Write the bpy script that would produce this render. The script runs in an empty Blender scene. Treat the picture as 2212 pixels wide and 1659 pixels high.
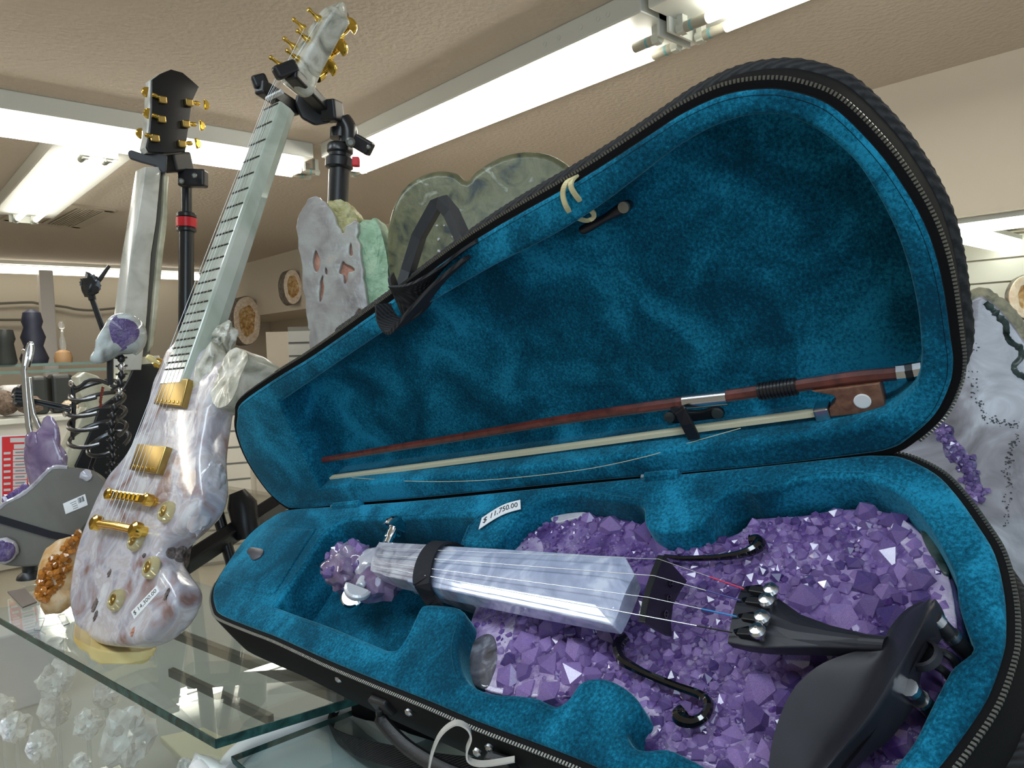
import bpy, bmesh, math, random
from mathutils import Vector, Matrix, noise
sc = bpy.context.scene
col = sc.collection
rnd = random.Random(7)
V = Vector

# ------------------------------------------------------------------ camera, world, light, exposure
F, CX, CY, CAMZ = 1590.0, 1106.0, 829.5, 1.45
RX = V((0.74466767, -0.0559165, 0.66508903))     # world rows expressed in camera axes (right, down, forward)
RY = V((-0.66658278, -0.01195349, 0.74533517))
RZ = V((-0.0337264, -0.99836389, -0.04617435))
CAM = V((0, 0, CAMZ))
cd = bpy.data.cameras.new('camera')
cam = bpy.data.objects.new('camera', cd); col.objects.link(cam)
cd.sensor_width = 36.0; cd.lens = 36.0 * F / 2212.0; cd.clip_start = 0.02; cd.clip_end = 60
cam.matrix_world = Matrix(((RX.x, -RX.y, -RX.z, 0), (RY.x, -RY.y, -RY.z, 0), (RZ.x, -RZ.y, -RZ.z, CAMZ), (0, 0, 0, 1)))
sc.camera = cam

w = bpy.data.worlds.new('world'); sc.world = w; w.use_nodes = True
w.node_tree.nodes['Background'].inputs[0].default_value = (0.80, 0.90, 1.0, 1)
w.node_tree.nodes['Background'].inputs[1].default_value = 0.55

def area(name, loc, aim, sx, sy, power, color):
    l = bpy.data.lights.new(name, 'AREA'); l.shape = 'RECTANGLE'; l.size = sx; l.size_y = sy
    l.energy = power; l.color = color
    o = bpy.data.objects.new(name, l); col.objects.link(o)
    o.location = loc
    o.rotation_euler = (V(aim) - V(loc)).to_track_quat('-Z', 'Y').to_euler()
    return o
# unseen cool fill added behind the camera to tint the case bluer, ceiling lamps of the rows over and behind the camera
area('cool_front_fill', (-1.9, -2.6, 1.95), (0.5, 0.8, 1.25), 2.6, 1.8, 40, (0.66, 0.85, 1.0))
area('ceiling_row_light', (-0.6, 0.9, 2.7), (-0.6, 0.9, 0), 0.3, 3.6, 34, (0.80, 0.92, 1.0))
area('ceiling_row_light', (1.2, 6.5, 2.7), (1.2, 6.5, 0), 0.3, 3.0, 50, (1.0, 0.95, 0.84))
TUBE_POWER = 17.0

sc.view_settings.view_transform = 'Standard'; sc.view_settings.look = 'None'
sc.view_settings.exposure = 0.14; sc.view_settings.gamma = 1.0; sc.view_settings.use_curve_mapping = False
sc.cycles.use_denoising = True
sc.cycles.max_bounces = 10; sc.cycles.transparent_max_bounces = 16
sc.cycles.sample_clamp_indirect = 6.0

# ------------------------------------------------------------------ geometry of the view: pixel -> ray -> real plane
def ray(px, py):
    c = V(((px - CX) / F, (py - CY) / F, 1.0))
    return V((RX.dot(c), RY.dot(c), RZ.dot(c)))
def W(px, py, z): return CAM + ray(px, py) * z
def onz(px, py, h):
    r = ray(px, py); return CAM + r * (h / r.z)
def onx(px, py, X):
    r = ray(px, py); return CAM + r * (X / r.x)
def ony(px, py, Y):
    r = ray(px, py); return CAM + r * (Y / r.y)
class Frame:
    def __init__(s, o, u, v, n): s.o, s.u, s.v, s.n = V(o), V(u), V(v), V(n)
    def p(s, px, py, h=0.0):
        r = ray(px, py); t = ((s.o - CAM).dot(s.n) + h) / r.dot(s.n)
        return CAM + r * t
    def uv(s, px, py, h=0.0):
        d = s.p(px, py, h) - s.o; return (d.dot(s.u), d.dot(s.v))
    def w(s, u, v, h=0.0): return s.o + s.u * u + s.v * v + s.n * h
    def mat(s, h=0.0):
        o = s.o + s.n * h
        return Matrix(((s.u.x, s.v.x, s.n.x, o.x), (s.u.y, s.v.y, s.n.y, o.y), (s.u.z, s.v.z, s.n.z, o.z), (0, 0, 0, 1)))
def facing(o, n, up=V((0, 0, 1))):
    n = V(n).normalized(); u = up.cross(n).normalized(); v = n.cross(u)
    return Frame(o, u, v, n)
def to_cam(p, side=0.0, lift=0.0):
    """horizontal direction from p to the photographer, turned by side"""
    d = (CAM - V(p)); d.z = 0; d.normalize()
    c, s_ = math.cos(side), math.sin(side)
    d = V((d.x * c - d.y * s_, d.x * s_ + d.y * c, lift)); return d.normalized()

BASE = Frame(CAM + V((0.33975821, 0.89163185, -0.23944083)), (0.12056404, -0.98657063, 0.11019395), (0.80961598, 0.16195412, 0.56417446), (-0.57444432, 0.02119563, 0.81826919))
LID = Frame(CAM + V((0.39932839, 0.90354816, -0.19792982)), (0.1515938, -0.95894242, 0.23968468), (0.46515105, -0.14474968, -0.87331668), (0.8721547, 0.24387898, 0.42410992))
def camvec(v): v = V(v); return V((RX.dot(v), RY.dot(v), RZ.dot(v)))
GT = Frame(CAM + camvec((-0.51201819, 0.14219617, 0.98322073)), camvec((0.7770492, -0.03636488, -0.62838852)), camvec((0.20173849, -0.93127638, 0.30335768)), camvec((-0.59623495, -0.362494, -0.71631137)))

# ------------------------------------------------------------------ materials
def new_mat(name):
    m = bpy.data.materials.new(name); m.use_nodes = True
    return m, m.node_tree, m.node_tree.nodes['Principled BSDF']
def mat(name, c, rough=0.5, metal=0.0, noise_mix=None, bump=None, sheen=None, trans=0.0, coat=0.0, sss=0.0, spec=0.5, ior=1.5, emit=None, alpha=None, random_mix=None):
    """noise_mix = [(scale, detail, distortion), [(pos, colour)...]]; bump = (scale, strength, distance)"""
    m, nt, b = new_mat(name); N, L = nt.nodes, nt.links
    b.inputs['Base Color'].default_value = (*c, 1); b.inputs['Roughness'].default_value = rough
    b.inputs['Metallic'].default_value = metal; b.inputs['Transmission Weight'].default_value = trans
    b.inputs['Coat Weight'].default_value = coat; b.inputs['Coat Roughness'].default_value = 0.05
    b.inputs['IOR'].default_value = ior; b.inputs['Specular IOR Level'].default_value = spec
    if sss:
        b.inputs['Subsurface Weight'].default_value = sss; b.inputs['Subsurface Radius'].default_value = (0.02, 0.015, 0.02)
        b.inputs['Subsurface Scale'].default_value = 0.4
    if sheen:
        b.inputs['Sheen Weight'].default_value = sheen[0]; b.inputs['Sheen Tint'].default_value = (*sheen[1], 1); b.inputs['Sheen Roughness'].default_value = sheen[2]
    if emit:
        b.inputs['Emission Color'].default_value = (*emit[0], 1); b.inputs['Emission Strength'].default_value = emit[1]
    tc = N.new('ShaderNodeTexCoord')
    if noise_mix:
        (s, d, dist), stops = noise_mix
        n = N.new('ShaderNodeTexNoise'); n.inputs['Scale'].default_value = s; n.inputs['Detail'].default_value = d; n.inputs['Distortion'].default_value = dist
        L.new(tc.outputs['Object'], n.inputs['Vector'])
        r = N.new('ShaderNodeValToRGB'); r.color_ramp.elements[0].position = stops[0][0]; r.color_ramp.elements[0].color = (*stops[0][1], 1)
        r.color_ramp.elements[1].position = stops[-1][0]; r.color_ramp.elements[1].color = (*stops[-1][1], 1)
        for p, cc in stops[1:-1]:
            e = r.color_ramp.elements.new(p); e.color = (*cc, 1)
        L.new(n.outputs['Fac'], r.inputs['Fac']); outc = r.outputs['Color']
        if random_mix:
            oi = N.new('ShaderNodeObjectInfo'); mx = N.new('ShaderNodeMixRGB'); mx.blend_type = 'MULTIPLY'; mx.inputs[0].default_value = 1
            r2 = N.new('ShaderNodeValToRGB'); r2.color_ramp.elements[0].color = (*random_mix[0], 1); r2.color_ramp.elements[1].color = (*random_mix[1], 1)
            L.new(oi.outputs['Random'], r2.inputs['Fac']); L.new(outc, mx.inputs[1]); L.new(r2.outputs['Color'], mx.inputs[2]); outc = mx.outputs['Color']
        L.new(outc, b.inputs['Base Color'])
    if bump:
        n2 = N.new('ShaderNodeTexNoise'); n2.inputs['Scale'].default_value = bump[0]; n2.inputs['Detail'].default_value = 4
        L.new(tc.outputs['Object'], n2.inputs['Vector'])
        bp_ = N.new('ShaderNodeBump'); bp_.inputs['Strength'].default_value = bump[1]; bp_.inputs['Distance'].default_value = bump[2]
        L.new(n2.outputs['Fac'], bp_.inputs['Height']); L.new(bp_.outputs['Normal'], b.inputs['Normal'])
    return m
def velvet_mat(name, dark, mid, light):
    m, nt, b = new_mat(name); N, L = nt.nodes, nt.links
    tc = N.new('ShaderNodeTexCoord')
    n1 = N.new('ShaderNodeTexNoise'); n1.inputs['Scale'].default_value = 16; n1.inputs['Detail'].default_value = 3; n1.inputs['Distortion'].default_value = 0.6
    n2 = N.new('ShaderNodeTexNoise'); n2.inputs['Scale'].default_value = 420; n2.inputs['Detail'].default_value = 3; n2.inputs['Roughness'].default_value = 0.7
    for n in (n1, n2): L.new(tc.outputs['Object'], n.inputs['Vector'])
    mx = N.new('ShaderNodeMath'); mx.operation = 'MULTIPLY_ADD'; mx.inputs[1].default_value = 0.55
    L.new(n1.outputs['Fac'], mx.inputs[0])
    ml = N.new('ShaderNodeMath'); ml.operation = 'MULTIPLY'; ml.inputs[1].default_value = 0.45; L.new(n2.outputs['Fac'], ml.inputs[0])
    L.new(ml.outputs[0], mx.inputs[2])
    r = N.new('ShaderNodeValToRGB'); e = r.color_ramp.elements
    e[0].position = 0.40; e[0].color = (*dark, 1); e[1].position = 0.62; e[1].color = (*light, 1); k = e.new(0.5); k.color = (*mid, 1)
    L.new(mx.outputs[0], r.inputs['Fac']); L.new(r.outputs['Color'], b.inputs['Base Color'])
    b.inputs['Roughness'].default_value = 0.95; b.inputs['Specular IOR Level'].default_value = 0.1
    b.inputs['Sheen Weight'].default_value = 0.6; b.inputs['Sheen Tint'].default_value = (0.25, 0.7, 0.85, 1); b.inputs['Sheen Roughness'].default_value = 0.35
    bm_ = N.new('ShaderNodeBump'); bm_.inputs['Strength'].default_value = 0.35; bm_.inputs['Distance'].default_value = 0.002
    L.new(mx.outputs[0], bm_.inputs['Height']); L.new(bm_.outputs['Normal'], b.inputs['Normal'])
    return m
def weave_mat(name, c1, c2, scale):
    m, nt, b = new_mat(name); N, L = nt.nodes, nt.links
    tc = N.new('ShaderNodeTexCoord'); wv = N.new('ShaderNodeTexWave'); wv.bands_direction = 'DIAGONAL'; wv.inputs['Scale'].default_value = scale; wv.inputs['Distortion'].default_value = 0.6
    L.new(tc.outputs['Object'], wv.inputs['Vector'])
    r = N.new('ShaderNodeValToRGB'); r.color_ramp.elements[0].color = (*c1, 1); r.color_ramp.elements[1].color = (*c2, 1)
    L.new(wv.outputs['Fac'], r.inputs['Fac']); L.new(r.outputs['Color'], b.inputs['Base Color']); b.inputs['Roughness'].default_value = 0.75
    bm_ = N.new('ShaderNodeBump'); bm_.inputs['Strength'].default_value = 0.6; bm_.inputs['Distance'].default_value = 0.001
    L.new(wv.outputs['Fac'], bm_.inputs['Height']); L.new(bm_.outputs['Normal'], b.inputs['Normal'])
    return m
def pane_mat(name, tint, refl_rough=0.0):
    m = bpy.data.materials.new(name); m.use_nodes = True; nt = m.node_tree; N, L = nt.nodes, nt.links
    N.remove(N['Principled BSDF']); out = N['Material Output']
    t = N.new('ShaderNodeBsdfTransparent'); t.inputs[0].default_value = (*tint, 1)
    g = N.new('ShaderNodeBsdfGlossy'); g.inputs['Roughness'].default_value = refl_rough; g.inputs[0].default_value = (1, 1, 1, 1)
    geo = N.new('ShaderNodeNewGeometry'); dt = N.new('ShaderNodeVectorMath'); dt.operation = 'DOT_PRODUCT'
    L.new(geo.outputs['Normal'], dt.inputs[0]); L.new(geo.outputs['Incoming'], dt.inputs[1])
    def op(kind, a, b):
        q = N.new('ShaderNodeMath'); q.operation = kind
        for i, x in enumerate((a, b)):
            if x is None: continue
            if isinstance(x, (int, float)): q.inputs[i].default_value = x
            else: L.new(x, q.inputs[i])
        return q.outputs[0]
    fr = op('ADD', op('MULTIPLY', op('POWER', op('SUBTRACT', 1.0, op('ABSOLUTE', dt.outputs['Value'], None)), 5.0), 0.96), 0.04)   # Schlick reflectance, same from both sides
    mx = N.new('ShaderNodeMixShader'); L.new(fr, mx.inputs[0]); L.new(t.outputs[0], mx.inputs[1]); L.new(g.outputs[0], mx.inputs[2])
    L.new(mx.outputs[0], out.inputs['Surface'])
    return m

M = {}
M['velvet'] = velvet_mat('teal_velvet', (0.002, 0.046, 0.085), (0.004, 0.105, 0.185), (0.015, 0.25, 0.42))
M['nylon'] = mat('black_nylon', (0.0035, 0.0035, 0.004), 0.8, spec=0.2, bump=(900, 0.4, 0.0005))
M['twill'] = weave_mat('black_twill', (0.003, 0.003, 0.003), (0.022, 0.022, 0.025), 90)
M['webbing'] = weave_mat('black_webbing', (0.004, 0.004, 0.005), (0.026, 0.026, 0.03), 160)
M['shelfedge'] = mat('grey_green_glass_edge', (0.16, 0.24, 0.22), 0.2)
M['leather'] = mat('black_leatherette', (0.006, 0.006, 0.007), 0.45, bump=(500, 0.3, 0.0006))
M['black'] = mat('black_plastic', (0.010, 0.010, 0.012), 0.38)
M['blackmetal'] = mat('black_coated_metal', (0.012, 0.013, 0.015), 0.28, spec=0.6)
M['ebony'] = mat('matt_black_ebony', (0.014, 0.014, 0.021), 0.48, noise_mix=((30, 3, 0.2), [(0.3, (0.011, 0.011, 0.017)), (0.7, (0.020, 0.020, 0.029))]))
M['gloss_black'] = mat('gloss_black_resin', (0.004, 0.004, 0.005), 0.06, coat=1.0)
M['zip'] = mat('zipper_metal', (0.22, 0.22, 0.20), 0.35, 0.8)
M['chrome'] = mat('chrome', (0.82, 0.83, 0.86), 0.06, 1.0)
M['steel'] = mat('brushed_silver', (0.62, 0.63, 0.65), 0.25, 1.0)
M['wire'] = mat('grey_steel_wire', (0.13, 0.13, 0.135), 0.28, 1.0)
M['gold'] = mat('gold_plate', (0.85, 0.58, 0.12), 0.12, 1.0)
M['goldbrushed'] = mat('brushed_gold_cover', (0.48, 0.34, 0.115), 0.30, 1.0)
M['red'] = mat('red_plastic', (0.65, 0.01, 0.02), 0.35)
M['paper'] = mat('white_label_paper', (0.85, 0.86, 0.88), 0.55)
M['ink'] = mat('black_print_ink', (0.02, 0.02, 0.025), 0.6)
M['greyink'] = mat('grey_print_ink', (0.3, 0.3, 0.31), 0.6)
M['bowwood'] = mat('reddish_bow_wood', (0.10, 0.022, 0.016), 0.3, noise_mix=((60, 4, 1.5), [(0.3, (0.06, 0.012, 0.010)), (0.7, (0.16, 0.035, 0.026))]), coat=0.4)
M['frogwood'] = mat('brown_frog_wood', (0.2, 0.09, 0.05), 0.4, noise_mix=((90, 4, 2.0), [(0.3, (0.13, 0.055, 0.032)), (0.7, (0.24, 0.115, 0.07))]))
M['horsehair'] = mat('cream_bow_hair', (0.72, 0.66, 0.46), 0.5, bump=(600, 0.4, 0.0005))
M['pearl'] = mat('white_pearl_inlay', (0.85, 0.86, 0.85), 0.15, coat=0.6)
M['rubber'] = mat('tan_rubber_band', (0.72, 0.62, 0.34), 0.5)
M['amethyst'] = mat('amethyst_crystal', (0.3, 0.15, 0.5), 0.06, trans=0.45, ior=1.4, coat=0.7,
    noise_mix=((70, 3, 0.4), [(0.34, (0.17, 0.09, 0.36)), (0.50, (0.38, 0.25, 0.62)), (0.66, (0.72, 0.62, 0.90))]), random_mix=((0.30, 0.26, 0.44), (1.3, 1.22, 1.25)))
M['druse'] = mat('amethyst_druse_ground', (0.35, 0.22, 0.55), 0.25, coat=0.5, bump=(160, 0.8, 0.003),
    noise_mix=((28, 6, 0.8), [(0.30, (0.12, 0.07, 0.20)), (0.44, (0.33, 0.24, 0.46)), (0.58, (0.52, 0.44, 0.62)), (0.78, (0.70, 0.65, 0.76))]))
M['drusegapshade'] = mat('druse_ground_shaded_gaps', (0.2, 0.12, 0.35), 0.3, coat=0.5, bump=(160, 0.8, 0.003),  # ground colour darkened so the gaps between crystals look shaded
    noise_mix=((30, 6, 0.8), [(0.34, (0.05, 0.022, 0.12)), (0.5, (0.15, 0.085, 0.28)), (0.66, (0.34, 0.25, 0.48))]))
M['quartz'] = mat('milky_white_quartz', (0.7, 0.72, 0.85), 0.10, coat=0.8, sss=0.25,
    noise_mix=((26, 7, 2.2), [(0.34, (0.38, 0.42, 0.58)), (0.5, (0.50, 0.54, 0.72)), (0.64, (0.70, 0.74, 0.88))]))
M['greyquartz'] = mat('grey_quartz', (0.5, 0.5, 0.55), 0.10, coat=0.8,
    noise_mix=((35, 7, 1.5), [(0.28, (0.22, 0.21, 0.24)), (0.45, (0.42, 0.41, 0.48)), (0.72, (0.66, 0.67, 0.74))]))
M['guitarstone'] = mat('pale_lilac_white_agate', (0.7, 0.68, 0.72), 0.2, coat=0.4, bump=(45, 0.25, 0.004),
    noise_mix=((20, 12, 0.7), [(0.33, (0.27, 0.16, 0.14)), (0.40, (0.40, 0.32, 0.33)), (0.455, (0.44, 0.42, 0.48)), (0.51, (0.60, 0.57, 0.61)), (0.55, (0.52, 0.46, 0.47)), (0.60, (0.62, 0.61, 0.65)), (0.68, (0.74, 0.73, 0.74))]))
M['neckstone'] = mat('pale_green_white_onyx', (0.6, 0.65, 0.58), 0.10, coat=0.8,
    noise_mix=((9, 6, 1.8), [(0.30, (0.36, 0.41, 0.34)), (0.5, (0.46, 0.52, 0.45)), (0.66, (0.60, 0.62, 0.56)), (0.8, (0.70, 0.68, 0.60))]))
M['headstone'] = mat('grey_cream_veined_stone', (0.5, 0.5, 0.42), 0.32, coat=0.2, bump=(40, 0.5, 0.004),
    noise_mix=((22, 8, 1.8), [(0.30, (0.12, 0.12, 0.09)), (0.42, (0.36, 0.35, 0.28)), (0.55, (0.55, 0.53, 0.45)), (0.72, (0.66, 0.66, 0.62))]))
M['lilacstone'] = mat('translucent_grey_agate', (0.5, 0.48, 0.55), 0.12, coat=0.7,
    noise_mix=((14, 8, 2.0), [(0.28, (0.20, 0.19, 0.20)), (0.45, (0.42, 0.40, 0.44)), (0.6, (0.55, 0.54, 0.60)), (0.78, (0.66, 0.66, 0.72))]))
M['purple'] = mat('purple_polished_amethyst', (0.3, 0.2, 0.4), 0.08, coat=0.9, trans=0.1,
    noise_mix=((22, 6, 1.2), [(0.3, (0.10, 0.055, 0.15)), (0.5, (0.25, 0.18, 0.31)), (0.75, (0.52, 0.46, 0.58))]))
M['skull'] = mat('pale_blue_grey_agate', (0.6, 0.65, 0.65), 0.08, coat=0.9,
    noise_mix=((20, 4, 0.8), [(0.3, (0.16, 0.17, 0.16)), (0.5, (0.48, 0.52, 0.52)), (0.7, (0.66, 0.76, 0.78))]))
M['darkpurple'] = mat('dark_amethyst_druse', (0.1, 0.06, 0.2), 0.25, coat=0.25, bump=(260, 1.0, 0.003),
    noise_mix=((40, 5, 0.5), [(0.3, (0.05, 0.03, 0.11)), (0.55, (0.13, 0.09, 0.26)), (0.8, (0.45, 0.40, 0.5))]))
M['citrine'] = mat('orange_citrine_crystal', (0.65, 0.25, 0.03), 0.07, trans=0.2, coat=0.7,
    noise_mix=((50, 3, 0.4), [(0.3, (0.42, 0.12, 0.012)), (0.55, (0.65, 0.26, 0.035)), (0.8, (0.85, 0.50, 0.15))]), random_mix=((0.6, 0.5, 0.45), (1.15, 1.1, 1.0)))
M['citrinebase'] = mat('cream_citrine_matrix', (0.75, 0.55, 0.30), 0.5, noise_mix=((30, 5, 0.5), [(0.35, (0.55, 0.28, 0.08)), (0.65, (0.80, 0.66, 0.45))]), bump=(90, 0.6, 0.003))
M['agategrey'] = mat('matt_grey_cut_agate_face', (0.2, 0.19, 0.17), 0.55, noise_mix=((9, 6, 1.2), [(0.3, (0.115, 0.105, 0.090)), (0.6, (0.16, 0.155, 0.13)), (0.8, (0.23, 0.22, 0.19))]))
M['clear'] = mat('clear_quartz_cluster', (0.72, 0.70, 0.70), 0.10, trans=0.06, coat=0.6, noise_mix=((40, 5, 0.8), [(0.34, (0.58, 0.55, 0.54)), (0.5, (0.78, 0.75, 0.74)), (0.66, (0.92, 0.91, 0.90))]), bump=(120, 0.5, 0.002))
M['pinkstone'] = mat('pale_pink_grey_chalcedony', (0.6, 0.55, 0.5), 0.22, coat=0.4, bump=(60, 0.6, 0.004),
    noise_mix=((16, 8, 1.2), [(0.3, (0.26, 0.23, 0.22)), (0.46, (0.40, 0.37, 0.35)), (0.58, (0.46, 0.46, 0.42)), (0.66, (0.50, 0.42, 0.38)), (0.8, (0.62, 0.60, 0.55))]))
M['salmon'] = mat('salmon_cavity_stone', (0.55, 0.22, 0.14), 0.5, noise_mix=((60, 5, 0.5), [(0.3, (0.36, 0.12, 0.07)), (0.7, (0.66, 0.34, 0.24))]), bump=(150, 0.8, 0.003))
M['greenstone'] = mat('mint_green_rough_stone', (0.4, 0.6, 0.42), 0.6, noise_mix=((30, 6, 0.8), [(0.3, (0.26, 0.42, 0.26)), (0.55, (0.42, 0.62, 0.42)), (0.8, (0.60, 0.70, 0.48))]), bump=(70, 1.0, 0.006))
M['yellowstone'] = mat('yellow_green_rough_stone', (0.5, 0.48, 0.2), 0.55, noise_mix=((40, 6, 0.8), [(0.3, (0.34, 0.30, 0.10)), (0.7, (0.62, 0.58, 0.32))]), bump=(80, 1.0, 0.006))
M['heart'] = mat('polished_olive_pyrite', (0.2, 0.2, 0.12), 0.32, 0.1, coat=0.12, bump=(90, 0.35, 0.002),
    noise_mix=((26, 13, 1.0), [(0.33, (0.035, 0.045, 0.045)), (0.43, (0.11, 0.115, 0.062)), (0.55, (0.175, 0.175, 0.092)), (0.63, (0.14, 0.14, 0.085)), (0.72, (0.42, 0.44, 0.33))]))
M['bigagate'] = mat('pale_lilac_grey_agate_slice', (0.5, 0.48, 0.5), 0.14, coat=0.7,
    noise_mix=((12, 10, 3.0), [(0.30, (0.17, 0.155, 0.165)), (0.45, (0.28, 0.26, 0.285)), (0.58, (0.37, 0.345, 0.38)), (0.72, (0.50, 0.50, 0.55))]))
M['greenrind'] = mat('dark_green_black_rind', (0.02, 0.035, 0.03), 0.25, noise_mix=((40, 5, 1.0), [(0.35, (0.008, 0.016, 0.014)), (0.7, (0.09, 0.13, 0.12))]))
M['tanrind'] = mat('tan_rough_rind', (0.3, 0.28, 0.2), 0.7, noise_mix=((40, 5, 1.0), [(0.35, (0.18, 0.18, 0.13)), (0.7, (0.46, 0.40, 0.26))]), bump=(90, 1.0, 0.005))
M['speck'] = mat('black_speckle_inclusion', (0.05, 0.045, 0.05), 0.4)
M['cliff'] = mat('dark_rough_cavity', (0.09, 0.075, 0.07), 0.7, noise_mix=((120, 5, 0.5), [(0.3, (0.03, 0.02, 0.02)), (0.7, (0.24, 0.19, 0.17))]), bump=(180, 1.0, 0.005))
M['geode'] = mat('orange_brown_geode_crystals', (0.5, 0.3, 0.12), 0.3, coat=0.4, noise_mix=((24, 5, 0.5), [(0.32, (0.28, 0.11, 0.02)), (0.5, (0.50, 0.30, 0.10)), (0.75, (0.75, 0.62, 0.42))]), bump=(120, 0.8, 0.004))
M['geoderim'] = mat('cream_geode_rim', (0.72, 0.58, 0.42), 0.4, noise_mix=((30, 5, 0.5), [(0.35, (0.66, 0.50, 0.36)), (0.65, (0.84, 0.76, 0.64))]))
M['geodecrust'] = mat('grey_brown_geode_crust', (0.18, 0.15, 0.12), 0.8, noise_mix=((30, 5, 0.5), [(0.35, (0.09, 0.08, 0.07)), (0.65, (0.24, 0.21, 0.18))]))
M['knob'] = mat('clear_amber_knob', (0.90, 0.80, 0.48), 0.06, trans=0.6, coat=0.6)
M['yellowbase'] = mat('cream_yellow_onyx_base', (0.82, 0.62, 0.22), 0.35, sss=0.1, noise_mix=((14, 4, 0.6), [(0.35, (0.72, 0.50, 0.16)), (0.65, (0.86, 0.72, 0.34))]))
M['edgestone'] = mat('cream_green_stone_edge', (0.5, 0.47, 0.33), 0.25, coat=0.5, noise_mix=((16, 5, 0.8), [(0.35, (0.36, 0.35, 0.24)), (0.65, (0.62, 0.58, 0.44))]))
M['backblack'] = mat('black_lacquer_back', (0.006, 0.006, 0.007), 0.35)
M['whiteneck'] = mat('white_cream_onyx_neck', (0.65, 0.64, 0.58), 0.2, coat=0.5, noise_mix=((10, 6, 1.2), [(0.3, (0.38, 0.38, 0.33)), (0.5, (0.60, 0.59, 0.53)), (0.75, (0.72, 0.71, 0.66))]))
M['acrylic'] = mat('clear_acrylic', (0.9, 0.92, 0.92), 0.05, trans=0.85, ior=1.35)
M['pane'] = pane_mat('display_glass', (0.95, 0.98, 0.97))
M['paneedge'] = mat('green_glass_edge', (0.012, 0.05, 0.045), 0.25, noise_mix=((30, 5, 2.0), [(0.35, (0.006, 0.026, 0.025)), (0.6, (0.02, 0.075, 0.068)), (0.8, (0.05, 0.12, 0.11))]), coat=0.0, spec=0.3)
M['shelfpane'] = pane_mat('shelf_glass', (0.93, 0.97, 0.955))
M['cream'] = mat('cream_wall_paint', (0.62, 0.56, 0.47), 0.8, bump=(60, 0.15, 0.004))
M['ceiling'] = mat('textured_ceiling_paint', (0.60, 0.53, 0.455), 0.85, bump=(38, 0.55, 0.012))
M['floor'] = mat('beige_floor', (0.52, 0.46, 0.38), 0.5, noise_mix=((3, 4, 0.4), [(0.35, (0.45, 0.40, 0.33)), (0.65, (0.56, 0.50, 0.42))]))
M['whitepaint'] = mat('white_enamel', (0.72, 0.74, 0.70), 0.35)
M['slat'] = mat('white_slatwall', (0.70, 0.68, 0.63), 0.5)
M['greypanel'] = mat('grey_panel', (0.42, 0.43, 0.42), 0.5)
M['tube'] = mat('lit_fluorescent_tube', (1, 1, 1), 0.4, emit=((1.0, 0.95, 0.83), TUBE_POWER))
M['striptube'] = mat('lit_shelf_strip_tube', (1, 1, 1), 0.4, emit=((1.0, 0.94, 0.79), 3.0))
M['greentube'] = mat('lit_fluorescent_tube_greenish', (1, 1, 1), 0.4, emit=((0.93, 1.0, 0.84), 5.0))
M['endcap'] = mat('grey_tube_end', (0.40, 0.38, 0.31), 0.35)
M['tealring'] = mat('pale_blue_tube_ring', (0.15, 0.38, 0.42), 0.4)
M['socket'] = mat('white_lamp_socket', (0.62, 0.64, 0.58), 0.4)
M['vent'] = mat('beige_vent_metal', (0.46, 0.40, 0.32), 0.5)
M['ventdark'] = mat('vent_dark_inside', (0.16, 0.14, 0.12), 0.7)
M['tablewhite'] = mat('white_table_rim', (0.85, 0.83, 0.83), 0.3)
M['tabletop'] = mat('pale_blue_grey_table', (0.42, 0.47, 0.50), 0.35)
M['railbrown'] = mat('brown_metal_rail', (0.16, 0.15, 0.13), 0.4)
M['caseshelf'] = mat('grey_display_shelf', (0.27, 0.285, 0.28), 0.5)
M['darkagate'] = mat('polished_dark_blue_grey_agate', (0.1, 0.1, 0.12), 0.1, coat=0.8, noise_mix=((60, 8, 1.5), [(0.3, (0.05, 0.05, 0.06)), (0.55, (0.14, 0.135, 0.16)), (0.75, (0.34, 0.36, 0.42))]))
M['riser'] = mat('white_display_riser', (0.52, 0.52, 0.56), 0.5)
M['darkitem'] = mat('dark_merchandise', (0.03, 0.035, 0.035), 0.4)
M['blueitem'] = mat('dark_blue_merchandise', (0.022, 0.026, 0.05), 0.5)
M['brownitem'] = mat('brown_rough_mineral', (0.16, 0.10, 0.07), 0.6, noise_mix=((40, 5, 0.5), [(0.3, (0.07, 0.045, 0.03)), (0.7, (0.30, 0.22, 0.17))]), bump=(70, 1, 0.01))
M['tanitem'] = mat('tan_wood', (0.40, 0.24, 0.12), 0.5)
M['signred'] = mat('red_sign_print', (0.78, 0.02, 0.02), 0.4)
M['signpink'] = mat('pale_sign_cell', (0.75, 0.66, 0.62), 0.5)
M['browncard'] = mat('brown_grey_card', (0.10, 0.075, 0.07), 0.5)
M['strapgrey'] = mat('dark_grey_rubberised_strap', (0.035, 0.037, 0.042), 0.6)
M['softblack'] = mat('black_elastic_band', (0.008, 0.008, 0.014), 0.8, bump=(700, 0.3, 0.0005))
M['clearstrip'] = mat('clear_plastic_strip', (0.80, 0.76, 0.70), 0.12, trans=0.4, coat=0.6)
M['copper'] = mat('red_copper_beads', (0.22, 0.05, 0.035), 0.3, 0.6)
M['string_steel'] = mat('plain_steel_string', (0.60, 0.60, 0.60), 0.25, 1.0)
M['guitar_string'] = mat('wound_steel_string', (0.45, 0.45, 0.44), 0.30, 1.0)
M['redthread'] = mat('red_string_winding', (0.6, 0.03, 0.08), 0.5)
M['bluethread'] = mat('blue_string_winding', (0.03, 0.25, 0.6), 0.5)
M['navythread'] = mat('navy_string_winding', (0.06, 0.06, 0.25), 0.5)
M['brightchrome'] = mat('chrome_button_painted_reflection', (0.78, 0.79, 0.84), 0.3, 0.35)  # pale colour stands in for chrome mirroring the bright ceiling
M['pulltab'] = mat('grey_leather_tab', (0.07, 0.065, 0.075), 0.3)
M['tangreen'] = mat('yellow_green_tray', (0.55, 0.53, 0.38), 0.5)

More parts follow.
